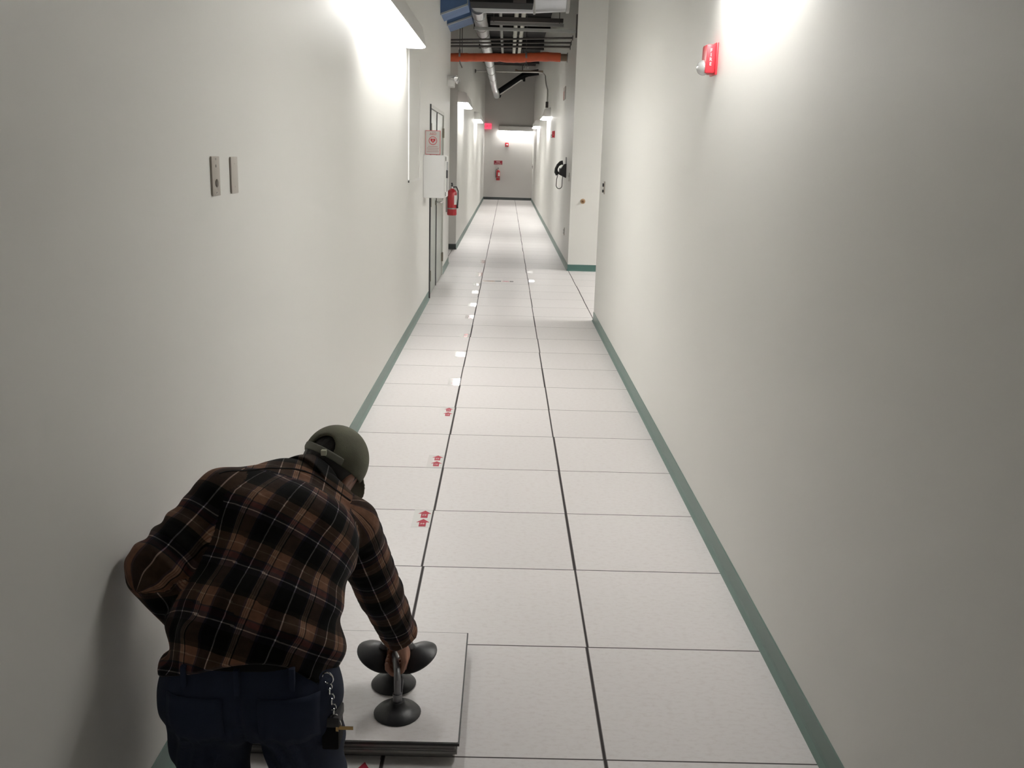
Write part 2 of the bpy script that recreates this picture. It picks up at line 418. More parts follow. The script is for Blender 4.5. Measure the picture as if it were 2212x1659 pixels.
MB().lathe((XL - 0.004, ym - 0.09, 1.02), (1, 0, 0), [(0, 0), (0.030, 0), (0.030, 0.01), (0, 0.012)]).build('lock_plate', hing_m, d)

# flat panel on the left wall under the first lamp
p = thing('wall_panel', (XL, 8.82, 1.36), 'tall flat white panel on left wall under the nearest lamp', 'panel')
MB().box((XL, 8.34, 1.365), (XL + 0.006, 9.33, 2.44)).build('panel_board', wall_m, p, False)
t_ = MB().box((XL, 8.32, 1.35), (XL + 0.009, 9.35, 1.37)).box((XL, 8.32, 1.35), (XL + 0.009, 8.34, 2.45)).box((XL, 9.33, 1.35), (XL + 0.009, 9.35, 2.45))
t_.build('panel_trim', offw_m, p, False)

# ------------------------------------------------------------------ lamps
def wall_lamp(y0, y1, side, label, zb=2.44, xw=None):
    """a fluorescent fixture on a side wall; side -1 left wall, +1 right wall"""
    xw = xw or (XL if side < 0 else XR)
    s = -side
    o = thing('wall_lamp', (xw, (y0 + y1) / 2, zb), label, 'lamp', 'long white corridor wall lamps')
    def P(a, z, y): return (xw + s * a, y, z)
    hs = [(0, zb + 0.17), (0.10, zb + 0.17), (0.14, zb + 0.15), (0.170, zb - 0.002), (0, zb - 0.002)]
    MB().prism([P(a, z, y0) for a, z in hs], (0, y1 - y0, 0)).build('housing', hous_m, o, False)
    ls = [(0.004, zb - 0.002), (0.166, zb - 0.002), (0.160, zb - 0.010), (0.135, zb - 0.016), (0.03, zb - 0.016), (0.004, zb - 0.010)]
    MB().prism([P(a, z, y0 + 0.004) for a, z in ls], (0, y1 - y0 - 0.008, 0)).build('lens', lens_m, o, False)
    MB().prism([P(a, z, y0 + 0.1) for a, z in [(0, zb + 0.165), (0.02, zb + 0.165), (0.02, zb + 0.19), (0, zb + 0.19)]], (0, y1 - y0 - 0.2, 0)).build('top_bracket', hous_m, o, False)
    return o
wall_lamp(5.60, 8.06, -1, 'nearest lamp of the left wall, glaring at the top above the white panel')
wall_lamp(-4.8, -4.1, -1, 'unseen left wall lamp added behind the camera to light the near walls')  # unseen fill lamp, added to lift the near ends of both walls
wall_lamp(16.42, 18.46, -1, 'left wall lamp just past the side opening, above the extinguisher')
wall_lamp(24.25, 26.60, -1, 'farthest lamp of the left wall, left of the exit sign')
wall_lamp(3.05, 4.27, 1, 'right wall lamp above the frame by the near red strobe')
wall_lamp(21.2, 23.0, 1, 'right wall lamp under the grey conduit box')
wall_lamp(28.3, 30.6, 1, 'farthest lamp of the right wall, close to the end wall')
def cross_lamp(x0, x1, yw, n, zb, label):
    """the same fixture on a cross wall at y = yw whose face looks along n (+1 / -1)"""
    o = thing('wall_lamp', ((x0 + x1) / 2, yw, zb), label, 'lamp', 'long white corridor wall lamps')
    MB().prism([(x0, yw + n * a, zb + z) for a, z in [(0, 0.17), (0.10, 0.17), (0.14, 0.15), (0.170, -0.002), (0, -0.002)]], (x1 - x0, 0, 0)).build('housing', hous_m, o, False)
    MB().prism([(x0 + 0.004, yw + n * a, zb + z) for a, z in [(0.004, -0.002), (0.166, -0.002), (0.160, -0.010), (0.135, -0.016), (0.03, -0.016), (0.004, -0.010)]], (x1 - x0 - 0.008, 0, 0)).build('lens', lens_m, o, False)
cross_lamp(-0.33, 0.89, YE, -1, 2.45, 'wide lamp across the end wall above the small strobe')
cross_lamp(1.75, 3.2, YR2, -1, 2.72, 'lamp round the corner on the bright cross wall of the right passage')
cross_lamp(1.3, 2.7, YRE, 1, 2.45, 'unseen lamp added on the near cross wall to brighten the right passage')  # unseen, added so the cross wall opposite gets brighter
wall_lamp(10.2, 12.9, 1, 'unseen lamp added on the closing wall to brighten the right passage', 2.60, 3.4)  # another unseen lamp added to brighten the right passage
cross_lamp(-2.6, -2.3, YLE, 1, 2.44, 'short unseen lamp added in the left passage to brighten its cross wall')  # unseen, added to lift the wall facing it; short to keep it dim

# ------------------------------------------------------------------ overhead services
o = thing('spiral_duct', (-0.42, 12.6, 3.37), 'long round silver duct running down the corridor and turning across behind the black box', 'duct')
dx_ = -0.42
MB().tube([(dx_, 12.62, 3.40), (dx_, 13.5, 3.40), (dx_, 20, 3.44), (dx_, 29.0, 3.47), (dx_ + 0.03, 29.5, 3.42), (dx_ + 0.05, 29.7, 3.33)], 0.092, 28).build('duct_run', galv_m, o)
for y in (13.2, 14.4, 15.2, 16.6, 18.2, 20.5, 22.5, 24.5, 27.0):
    MB().lathe((dx_, y, 3.40 + 0.04 * (y - 13.5) / 7 * (1 if y < 20 else 0.9)), (0, 1, 0), [(0.091, -0.012), (0.098, -0.008), (0.098, 0.008), (0.091, 0.012)]).build('duct_seam', dgalv_m, o)
MB().tube([(dx_ - 0.02, 12.75, 3.42), (dx_, 12.62, 3.44), (dx_ + 0.10, 12.55, 3.45), (0.0, 12.55, 3.47), (0.25, 12.55, 3.52), (0.5, 12.55, 3.56), (0.70, 12.55, 3.57)], [0.088, 0.10, 0.125, 0.14, 0.185, 0.205, 0.205], 28).build('duct_elbow', galv_m, o)
MB().lathe((0.70, 12.55, 3.57), (1, 0, 0), [(0.20, -0.02), (0.222, -0.02), (0.222, 0.02), (0.0, 0.02)]).build('duct_collar', dgalv_m, o)
MB().lathe((0.27, 12.55, 3.525), (1, 0, 0.1), [(0.19, -0.015), (0.203, -0.012), (0.203, 0.012), (0.19, 0.015)]).build('duct_seam', dgalv_m, o)
o = thing('black_duct', (-0.1, 12.0, 3.33), 'black boxy duct hanging at the top in front of silver duct', 'duct')
MB().box((-0.49, 11.75, 3.335), (0.26, 12.25, 3.72), 0.01).build('duct_box', blk_m, o, False)
MB().box((0.02, 11.738, 3.34), (0.17, 11.752, 3.70), 0.003).build('access_cover', mat('dull_black_cover', (0.05, 0.045, 0.045), 0.5), o, False)
for i, (ya, za, yb) in enumerate(((12.05, 3.215, 12.75), (13.3, 3.25, 14.1))):
    lb = ('nearer blue film covered duct piece slanting out from the left wall', 'farther blue film covered duct piece behind the nearer one')[i]
    o = thing('blue_duct', (XL, ya, za), lb, 'duct', 'blue film covered ducts')
    W_, R_ = 0.325, 0.12
    MB().prism([(XL + 0.002, ya, za + 0.02), (XL + W_, ya, za + 0.02 + R_), (XL + W_, ya, za + 0.50 + R_), (XL + 0.002, ya, za + 0.50)], (0, yb - ya, 0)).build('duct_body', blue_m, o, False)
    MB().prism([(XL + 0.002, ya - 0.014, za), (XL + W_ + 0.002, ya - 0.014, za + R_), (XL + W_ + 0.002, ya - 0.014, za + 0.022 + R_), (XL + 0.002, ya - 0.014, za + 0.022)], (0, 0.03, 0)).build('bottom_flange', bluegrey_m, o, False)
    MB().box((XL + W_ - 0.003, ya - 0.014, za + R_), (XL + W_ + 0.006, ya + 0.016, za + 0.50 + R_)).build('end_flange', bluegrey_m, o, False)

o = thing('orange_pipe', (0, 15.77, 3.13), 'thick orange wrapped pipe crossing the corridor from wall to wall', 'pipe')
random.seed(3)
pts, rr = [], []
for k in range(46):
    x = -1.6 + k * (0.80 + 1.6) / 45
    pts.append((x, 15.77 + random.uniform(-.003, .003), 3.135 - 0.028 * (0.8 - x) + (0.014 * math.sin(k * 0.35) if x > -0.2 else 0) * 0.7))
    rr.append(0.064 + random.uniform(-.0025, .0035) + (0.006 if x > -0.1 else 0))
MB().tube(pts, rr, 24).build('pipe_wrap', orange_m, o)
MB().cyl((0.79, 15.77, 3.135), (XR + 0.01, 15.77, 3.135), 0.056).build('pipe_stub', brown_m, o)
MB().lathe((XR, 15.77, 3.135), (-1, 0, 0), [(0, 0), (0.075, 0), (0.075, 0.008), (0.05, 0.012)]).build('wall_ring', dgalv_m, o)
o['label'] = 'thick orange wrapped pipe crossing the corridor from wall to wall'
for x, lb in ((-0.80, 'left clamp hanger holding the orange pipe'), (0.255, 'right clamp hanger holding the orange pipe')):
    h = thing('pipe_hanger', (x, 15.77, 3.04), lb, 'hanger', 'hangers of the orange pipe')
    MB().lathe((x, 15.77, 3.135), (1, 0, 0), [(0.072, -0.014), (0.076, -0.014), (0.076, 0.014), (0.072, 0.014)], 24).build('clamp', dgalv_m, h)
    MB().cyl((x, 15.77, 3.205), (x, 15.77, ZC - 0.0), 0.006, seg=8).build('rod', rod_m, h)
    if x < 0: MB().cyl((x + 0.035, 15.80, 3.04), (x + 0.035, 15.80, ZC), 0.006, seg=8).build('rod', rod_m, h)
    MB().tube([(x, 15.74, 3.06), (x + 0.01, 15.72, 3.00), (x + 0.045, 15.70, 2.93)] if x < 0 else [(x - 0.03, 15.70, 2.95), (x, 15.72, 3.06), (x + 0.03, 15.70, 2.95)], 0.009, 8).build('bracket', dgalv_m, h)
def hpipe(name, a, b, r, m_, label, flange=False, group='thin pipes crossing overhead'):
    o = thing(name, a, label, 'pipe', group)
    MB().cyl(a, b, r, seg=14).build('pipe', m_, o)
    if flange: MB().lathe(b, (-1, 0, 0), [(0, 0), (r * 2.6, 0), (r * 2.6, 0.008), (r, 0.01)]).build('flange', m_, o)
    return o
hpipe('cross_pipe', (-0.95, 14.6, 3.215), (XR, 14.6, 3.297), 0.014, rod_m, 'uppermost thin dark pipe crossing above the orange pipe', True)
hpipe('cross_pipe', (-0.95, 14.9, 3.21), (XR, 14.9, 3.262), 0.014, rod_m, 'middle thin dark pipe crossing above the orange pipe', True)
hpipe('cross_pipe', (-0.95, 15.1, 3.185), (XR, 15.1, 3.226), 0.016, rod_m, 'lowest thin dark pipe crossing just above the orange pipe', True)
o = thing('support_channel', (0.1, 13.75, 3.28), 'grey steel channel crossing under the silver spiral duct', 'channel')
MB().box((-0.50, 13.7, 3.262), (XR, 13.74, 3.302)).build('channel', dgalv_m, o, False)
MB().box((XR - 0.02, 13.69, 3.20), (XR, 13.75, 3.50)).build('wall_bracket', rod_m, o, False)
o = thing('support_channel', (0.1, 12.9, 3.42), 'upper dark channel crossing behind the silver elbow', 'channel')
MB().box((-0.3, 14.45, 3.43), (XR - 0.15, 14.5, 3.47)).build('channel', dgalv_m, o, False)
MB().box((-0.3, 14.6, 3.50), (XR - 0.15, 14.7, 3.56)).build('dark_channel', rod_m, o, False)
for x in (-0.25, 0.7): MB().cyl((x, 14.475, 3.46), (x, 14.475, ZC), 0.006, seg=8).build('rod', rod_m, o)
for x, r, m_, lb in ((0.085, 0.036, pale_m, 'left one of two pale pipes running along under the deck'), (0.20, 0.036, pale_m, 'right one of two pale pipes running along under the deck'), (-0.17, 0.028, dgalv_m, 'thin grey conduit running along left of the pale pipes')):
    o = thing('ceiling_pipe', (x, 12.8, 3.5), lb, 'pipe', 'lengthwise pipes under the deck')
    MB().cyl((x, 13.2, 3.78), (x, 22.6, 3.82), r, seg=16).build('pipe', m_, o)
    for y in (15.0, 19.0): MB().lathe((x, y, 3.79 + (y - 13.2) * 0.004), (0, 1, 0), [(r, -0.03), (r + 0.008, -0.03), (r + 0.008, 0.03), (r, 0.03)], 16).build('coupling', m_, o)
o = thing('slanting_pipe', (0.2, 29.3, 3.7), 'black pipe slanting up to the right from the spiral duct end', 'pipe')
MB().tube([(dx_ + 0.09, 29.95, 3.34), (-0.28, 29.85, 3.48), (0.42, 29.4, 3.92), (0.55, 29.4, 3.97), (XR - 0.05, 29.4, 4.02)], 0.085, 18).build('pipe_run', blk_m, o)
MB().tube([(-0.27, 29.45, 3.36), (0.36, 29.28, 3.78)], 0.018, 8).build('light_strip', cond_m, o)
MB().box((-0.36, 29.82, 3.30), (-0.27, 29.92, 3.40)).build('end_bracket', blk_m, o, False)
MB().box((0.40, 29.25, 3.74), (0.47, 29.35, 3.84)).build('joint', blk_m, o, False)
o = thing('conduit', (0.8, 23, 3.6), 'thin pale conduit crossing and bending down the right wall to a lamp', 'conduit')
MB().tube([(XL + 0.03, 24.3, 3.585), (0.0, 24.3, 3.595), (0.70, 24.3, 3.60), (0.82, 24.3, 3.585), (0.875, 24.25, 3.52), (0.885, 24.2, 3.42), (0.890, 24.0, 3.30), (0.890, 23.2, 3.15), (0.890, 22.9, 3.10), (0.890, 22.8, 3.0), (0.890, 22.8, 2.82)], 0.017, 12).build('conduit_run', cond_m, o)
MB().box((XR - 0.06, 22.73, 2.70), (XR - 0.001, 22.87, 2.83), 0.004).build('junction_box', rod_m, o, False)
MB().lathe((XL + 0.001, 24.3, 3.585), (1, 0, 0), [(0, 0), (0.045, 0), (0.045, 0.02), (0.018, 0.03)]).build('end_box', rod_m, o)
o = thing('small_branch_pipe', (0.5, 28, 3.9), 'short pink grey pipe branch over the slanting black pipe', 'pipe')
MB().tube([(0.15, 27.0, 3.86), (0.25, 27.0, 3.83), (XR, 27.0, 3.84)], 0.03, 10).build('pipe', brown_m, o)
MB().cyl((0.35, 27.0, 3.86), (0.35, 27.0, 4.40), 0.012, seg=8).build('rod', rod_m, o)

# emergency light
o = thing('emergency_light', (XL, 13.68, 2.55), 'white twin head emergency light near the end of the left wall', 'emergency light')
MB().box((XL, 13.5, 2.50), (XL + 0.09, 13.85, 2.64), 0.012).build('light_case', offw_m, o)
for y in (13.47, 13.88):
    h = MB().lathe((XL + 0.12, y, 2.60), (0.55, -0.75, -0.25), [(0, -0.040), (0.026, -0.036), (0.038, -0.008), (0.041, 0.014), (0.037, 0.018)], 20).build('lamp_head', offw_m, o)
    MB().lathe((XL + 0.12, y, 2.60), (0.55, -0.75, -0.25), [(0.037, 0.015), (0.022, 0.022), (0, 0.025)], 20).build('head_lens', glass_m, h)
MB().cyl((XL + 0.05, 13.51, 2.60), (XL + 0.11, 13.47, 2.60), 0.012).build('swivel_arm', offw_m, o)
MB().cyl((XL + 0.05, 13.83, 2.60), (XL + 0.11, 13.87, 2.60), 0.012).build('swivel_arm', offw_m, o)

# exit sign
o = thing('exit_sign', (-0.73, YE, 2.5), 'small glowing red exit sign high on the end wall', 'exit sign')
MB().box((-0.87, YE - 0.05, 2.495), (-0.60, YE, 2.69), 0.006).build('sign_box', exit_m, o, False)
txt('letters', 'EXIT', 0.13, (-0.735, YE - 0.052, 2.592), FACE_CAM, exitl_m, o)
# ------------------------------------------------------------------ safety devices
def strobe_side(xw, s, y, z, label, scale=1.0):
    o = thing('fire_strobe', (xw, y, z - 0.07), label, 'fire alarm strobe', 'red fire alarm strobes')
    def P(a, dy, dz): return (xw + s * a * scale, y + dy * scale, z + dz * scale)
    def bx(a0, a1, y0, y1, z0, z1, name, m_, bev=0.0):
        p, q = P(a0, y0, z0), P(a1, y1, z1)
        return MB().box([min(p[i], q[i]) for i in range(3)], [max(p[i], q[i]) for i in range(3)], bev).build(name, m_, o)
    bx(0, 0.010, -0.058, 0.058, -0.068, 0.068, 'back_plate', red_m, 0.003)
    bx(0.008, 0.052, -0.048, 0.048, -0.062, 0.060, 'alarm_body', red_m, 0.010)
    dm = MB().sphere(P(0.052, -0.004, -0.036), 0.036 * scale, (0.85, 1.0, 0.92), 24).build('strobe_lens', glass_m, o)
    MB().box(*[[min(a, b) for a, b in zip(P(0.05, -0.03, -0.045), P(0.066, 0.03, -0.025))], [max(a, b) for a, b in zip(P(0.05, -0.03, -0.045), P(0.066, 0.03, -0.025))]]).build('lens_bar', mat('lens_white', (0.75, 0.73, 0.70), 0.3), dm)
    # FIRE, stacked vertically on the side that faces the corridor entrance
    for i, c in enumerate('FIRE'):
        txt('letter', c, 0.020 * scale, P(0.030, -0.0485, 0.034 - 0.019 * i), FACE_CAM, offw_m, o, 0.0008)
    return o
strobe_side(XR, -1, 4.41, 2.045, 'large near red fire strobe on the right wall beside the lamp glow')
strobe_side(XR, -1, 19.1, 2.025, 'small far red fire strobe on the right wall past the telephone')
o = thing('fire_strobe', (-0.032, YE, 1.9), 'tiny red fire strobe centred on the end wall under the lamp', 'fire alarm strobe', 'red fire alarm strobes')
MB().box((-0.095, YE - 0.05, 1.895), (0.03, YE, 2.035), 0.008).build('alarm_body', red_m, o)
MB().sphere((-0.03, YE - 0.055, 1.955), 0.035, (1, 0.8, 0.9)).build('strobe_lens', glass_m, o)

def extinguisher(loc, label, tagy, hose_side=1, rot=0):
    x, y, z = loc   # bottom centre
    o = thing('fire_extinguisher', loc, label, 'fire extinguisher')
    r, h = 0.068, 0.36
    MB().lathe(loc, (0, 0, 1), [(0, 0), (r * 0.9, 0), (r, 0.012), (r, h - 0.05), (r * 0.85, h - 0.02), (r * 0.45, h), (0.022, h + 0.012), (0, h + 0.012)], 28).build('tank', dred_m, o)
    MB().cyl((x, y, z + h + 0.008), (x, y, z + h + 0.045), 0.017).build('valve', chrome_m, o)
    MB().box((x - 0.012, y - 0.085, z + h + 0.04), (x + 0.012, y + 0.025, z + h + 0.05), 0.002, Matrix.Rotation(math.radians(-8), 3, 'X')).build('carry_handle', dark_m, o)
    MB().box((x - 0.011, y - 0.085, z + h + 0.066), (x + 0.011, y + 0.025, z + h + 0.075), 0.002, Matrix.Rotation(math.radians(-20), 3, 'X')).build('lever', dark_m, o)
    hs = hose_side
    MB().tube([(x + hs * 0.012, y, z + h + 0.03), (x + hs * 0.06, y - 0.01, z + h + 0.035), (x + hs * 0.085, y - 0.015, z + h - 0.02), (x + hs * 0.088, y - 0.02, z + h - 0.12), (x + hs * 0.078, y - 0.02, z + 0.13), (x + hs * 0.078, y - 0.02, z + 0.10)], [0.009] * 4 + [0.012, 0.014], 10).build('hose', dark_m, o)
    # curved instruction label hugging the tank on the side facing the viewer
    bm = MB(); n = 10; a0, a1 = math.radians(-95 + tagy), math.radians(-35 + tagy)
    for i in range(n):
        t0, t1 = a0 + (a1 - a0) * i / n, a0 + (a1 - a0) * (i + 1) / n
        q = [Vector((x + (r + 0.001) * math.cos(t), y + (r + 0.001) * math.sin(t), zz)) for t, zz in ((t0, z + 0.15), (t1, z + 0.15), (t1, z + 0.28), (t0, z + 0.28))]
        bm.bm.faces.new([bm.bm.verts.new(v) for v in q])
    bmesh.ops.remove_doubles(bm.bm, verts=bm.bm.verts, dist=1e-5)
    bm.build('paper_label', lab_m, o)
    MB().lathe((x, y, z + 0.095), (0, 0, 1), [(r, -0.008), (r + 0.003, -0.008), (r + 0.003, 0.008), (r, 0.008)]).build('strap', dgalv_m, o)
    return o
e1 = extinguisher((XL + 0.085, 13.55, 0.755), 'red fire extinguisher hanging at the end of the near left wall', 35)
MB().box((XL, 13.52, 0.80), (XL + 0.022, 13.58, 1.14)).build('wall_hook', dgalv_m, e1, False)
e2 = extinguisher((-0.325, YE - 0.09, 0.70), 'small far red extinguisher on the end wall under its maroon sign', 0, -1)
MB().box((-0.35, YE - 0.025, 0.75), (-0.30, YE, 1.09)).build('wall_hook', dgalv_m, e2, False)
o = thing('extinguisher_sign', (-0.33, YE, 1.25), 'maroon lettered sign above the far extinguisher on end wall', 'sign')
MB().box((-0.485, YE - 0.008, 1.255), (-0.18, YE, 1.395), 0.002).build('sign_plate', sign_m, o, False)
txt('letters', 'FIRE', 0.075, (-0.332, YE - 0.0095, 1.345), FACE_CAM, offw_m, o)
txt('letters', 'EXTINGUISHER', 0.036, (-0.332, YE - 0.0095, 1.283), FACE_CAM, offw_m, o)

# cabinet and its sign
o = thing('defibrillator_cabinet', (XL, 10.0, 1.15), 'white steel wall cabinet below the heart sign on left wall', 'cabinet')
cy0, cy1, cx = 9.82, 10.20, XL + 0.215
MB().box((XL, cy0, 1.158), (cx, cy1, 1.585), 0.006).build('cabinet_body', white_m, o)
MB().box((cx, cy0 + 0.006, 1.166), (cx + 0.016, cy1 - 0.006, 1.578), 0.004).build('cabinet_door', offw_m, o)
MB().box((cx + 0.0165, cy0 + 0.09, 1.22), (cx + 0.019, cy1 - 0.09, 1.52)).build('door_print', mat('door_print_grey', (0.25, 0.25, 0.26), 0.4), o, False)
MB().box((cx + 0.016, cy0 + 0.03, 1.36), (cx + 0.034, cy0 + 0.045, 1.44), 0.002).build('handle', dark_m, o)
for z in (1.20, 1.55): MB().cyl((cx + 0.014, cy0 + 0.004, z - 0.02), (cx + 0.014, cy0 + 0.004, z + 0.02), 0.005, seg=8).build('hinge', dgalv_m, o)
o = thing('defibrillator_sign', (XL, 9.98, 1.585), 'white sign with red heart standing above the wall cabinet', 'sign')
sx0, sx1, sy, sz0, sz1 = XL + 0.004, XL + 0.160, 10.0, 1.588, 1.83
MB().box((sx0, sy, sz0), (sx1, sy + 0.004, sz1)).build('sign_board', lab_m, o, False)
MB().box((XL, sy - 0.003, sz0), (XL + 0.006, sy + 0.03, sz1)).build('wall_flange', lab_m, o, False)
b_ = MB(); e = 0.0015; w_ = 0.006
for lo, hi in (((sx0, sz0), (sx1, sz0 + w_)), ((sx0, sz1 - w_), (sx1, sz1)), ((sx0, sz0), (sx0 + w_, sz1)), ((sx1 - w_, sz0), (sx1, sz1))):
    b_.box((lo[0], sy - e, lo[1]), (hi[0], sy, hi[1]))
b_.build('red_border', signb_m, o, False)
cxs = (sx0 + sx1) / 2
txt('letters', 'AED', 0.036, (cxs, sy - 0.002, 1.795), FACE_CAM, signb_m, o)
MB().lathe((cxs, sy - 0.0015, 1.728), (0, 1, 0), [(0.036, 0), (0.043, 0), (0.043, 0.001), (0.036, 0.001), (0.036, 0)], 32).build('ring', signb_m, o)
hp = []
for k in range(28):
    t = 2 * math.pi * k / 28
    hx = 16 * math.sin(t) ** 3; hz = 13 * math.cos(t) - 5 * math.cos(2 * t) - 2 * math.cos(3 * t) - math.cos(4 * t)
    hp.append((cxs + hx * 0.0016, sy - 0.002, 1.730 + hz * 0.0016))
MB().prism(hp, (0, 0.0015, 0)).build('heart', mat('heart_red', (0.55, 0.02, 0.03), 0.5), o, False)
bolt = [(0.004, 0.012), (-0.008, -0.002), (-0.001, -0.002), (-0.004, -0.016), (0.009, 0.001), (0.002, 0.001)]
MB().prism([(cxs + a, sy - 0.0028, 1.73 + c) for a, c in bolt], (0, 0.001, 0)).build('lightning_bolt', lab_m, o, False)
ln = MB()
for k, wl in enumerate((0.05, 0.06, 0.055, 0.062)):
    ln.box((cxs - wl, sy - e, 1.668 - k * 0.017), (cxs + wl, sy, 1.673 - k * 0.017))
ln.build('small_print', mat('faded_print', (0.55, 0.30, 0.30), 0.6), o, False)

# ------------------------------------------------------------------ switch plates
def plate_left(y0, y1, z0, z1, m_, label, holes):
    o = thing('wall_plate', (XL, (y0 + y1) / 2, z0), label, 'wall plate', 'metal plates on the near left wall')
    MB().box((XL, y0, z0), (XL + 0.006, y1, z1), 0.0015).build('plate', m_, o)
    MB().box((XL, y0 - 0.0005, z0 + 0.004), (XL + 0.002, y1 + 0.0005, z1 - 0.004)).build('back_gasket', hing_m, o, False)
    ymid = (y0 + y1) / 2
    if holes:
        MB().cyl((XL + 0.005, ymid + 0.002, z0 + 0.036), (XL + 0.0075, ymid + 0.002, z0 + 0.036), 0.0115, seg=20).build('key_switch', mat('dark_brass', (0.05, 0.035, 0.015), 0.4, metal=0.3), o)
        MB().lathe((XL + 0.0055, ymid, z0 + 0.085), (1, 0, 0), [(0, 0), (0.0045, 0), (0.004, 0.0015), (0, 0.0018)], 12).build('indicator', mat('grey_dot', (0.13, 0.12, 0.11), 0.4), o)
        for dz in (0.008, z1 - z0 - 0.008): MB().lathe((XL + 0.006, ymid, z0 + dz), (1, 0, 0), [(0, 0), (0.003, 0), (0.0025, 0.001), (0, 0.001)], 10).build('screw', chrome_m, o)
    else:
        for dz in (0.02, z1 - z0 - 0.02): MB().lathe((XL + 0.006, ymid, z0 + dz), (1, 0, 0), [(0, 0), (0.003, 0), (0.0025, 0.0006), (0, 0.0006)], 10).build('screw', steel2_m, o)
    return o
plate_left(2.776, 2.850, 1.468, 1.580, steel_m, 'left metal wall plate with a dark round key switch', True)
plate_left(2.969, 3.041, 1.468, 1.578, steel2_m, 'right blank metal wall plate beside the key switch plate', False)
def plate_right(y, z, w_, h_, m_, name, label, parts):
    o = thing(name, (XR, y, z - h_ / 2), label, 'wall plate')
    MB().box((XR - 0.008, y - w_ / 2, z - h_ / 2), (XR, y + w_ / 2, z + h_ / 2), 0.002).build('plate', m_, o)
    for dz, hh, pm in parts: MB().box((XR - 0.022, y - w_ * 0.22, z + dz - hh / 2), (XR - 0.007, y + w_ * 0.22, z + dz + hh / 2), 0.001).build('button', pm, o)
    return o
plate_right(8.96, 1.335, 0.075, 0.115, steel_m, 'switch_plate', 'small grey switch plate near the end of the near right wall', [(0.025, 0.03, dark_m), (-0.03, 0.025, dark_m)])
plate_right(14.10, 1.32, 0.075, 0.12, steel2_m, 'switch_plate', 'grey light switch plate right of the black telephone', [(0, 0.03, offw_m)])
plate_right(14.75, 0.48, 0.072, 0.115, steel_m, 'socket_plate', 'low socket plate on the right wall below the telephone', [(0.02, 0.03, offw_m), (-0.02, 0.03, offw_m)])
plate_right(34.6, 1.22, 0.09, 0.16, dark_m, 'control_box', 'tiny dark box on the right wall beside the end wall', [(0, 0.05, rod_m)])
o = thing('wall_notice', (XR, 16.1, 2.5), 'faded grey and red notice high on right wall above telephone', 'notice')
MB().box((XR - 0.012, 15.85, 2.51), (XR, 16.35, 2.71), 0.002).build('notice_board', mat('faded_board', (0.42, 0.38, 0.35), 0.6), o, False)
MB().box((XR - 0.014, 16.05, 2.52), (XR - 0.012, 16.34, 2.65)).build('red_field', mat('faded_red', (0.45, 0.25, 0.22), 0.6), o, False)
o = thing('wall_bumper', (1.09, YR2, 0.98), 'small brown round bumper on the bright cross wall', 'wall bumper')
MB().lathe((1.09, YR2, 0.995), (0, -1, 0), [(0, 0), (0.036, 0), (0.036, 0.006), (0.016, 0.01), (0.02, 0.03), (0.012, 0.042), (0, 0.044)], 22).build('knob_base', mat('tan_rosette', (0.42, 0.28, 0.16), 0.5), o)
MB().sphere((1.09, YR2 - 0.045, 0.995), 0.018).build('knob_tip', knob_m, o)

# telephone
o = thing('wall_telephone', (XR, 14.95, 1.28), 'black wall telephone with hanging cord on right wall', 'telephone')
py = 15.0
MB().prism([(XR, py - 0.09, 1.285), (XR - 0.035, py - 0.09, 1.30), (XR - 0.11, py - 0.09, 1.335), (XR - 0.085, py - 0.09, 1.42), (XR - 0.04, py - 0.09, 1.49), (XR, py - 0.09, 1.50)], (0, 0.18, 0)).build('phone_body', dark_m, o, False)
hs = [(XR - 0.055, 1.515), (XR - 0.09, 1.51), (XR - 0.13, 1.475), (XR - 0.155, 1.42), (XR - 0.155, 1.375), (XR - 0.125, 1.335)]
MB().tube([(a, py - 0.05, z) for a, z in hs], [0.036, 0.030, 0.024, 0.024, 0.030, 0.036], 14).build('handset', dark_m, o)
MB().box((XR - 0.106, py - 0.02, 1.36), (XR - 0.085, py + 0.07, 1.43), 0.003).build('keypad', mat('dial_grey', (0.3, 0.3, 0.3), 0.5), o)
cp = []
for k in range(17):
    t = math.pi * k / 16
    cp.append((XR - 0.145 + 0.045 - 0.045 * math.cos(t) - 0.0, py - 0.05, 1.17 - 0.05 * math.sin(t)))
cp = [(XR - 0.125, py - 0.05, 1.33), (XR - 0.143, py - 0.05, 1.26)] + cp + [(XR - 0.055, py - 0.05, 1.24), (XR - 0.05, py - 0.05, 1.31)]
MB().tube(cp, 0.006, 8).build('cord', dark_m, o)
MB().box((XR - 0.012, py - 0.08, 1.50), (XR, py + 0.08, 1.60), 0.003).build('mounting_plate', mat('phone_plate', (0.35, 0.35, 0.35), 0.5), o)

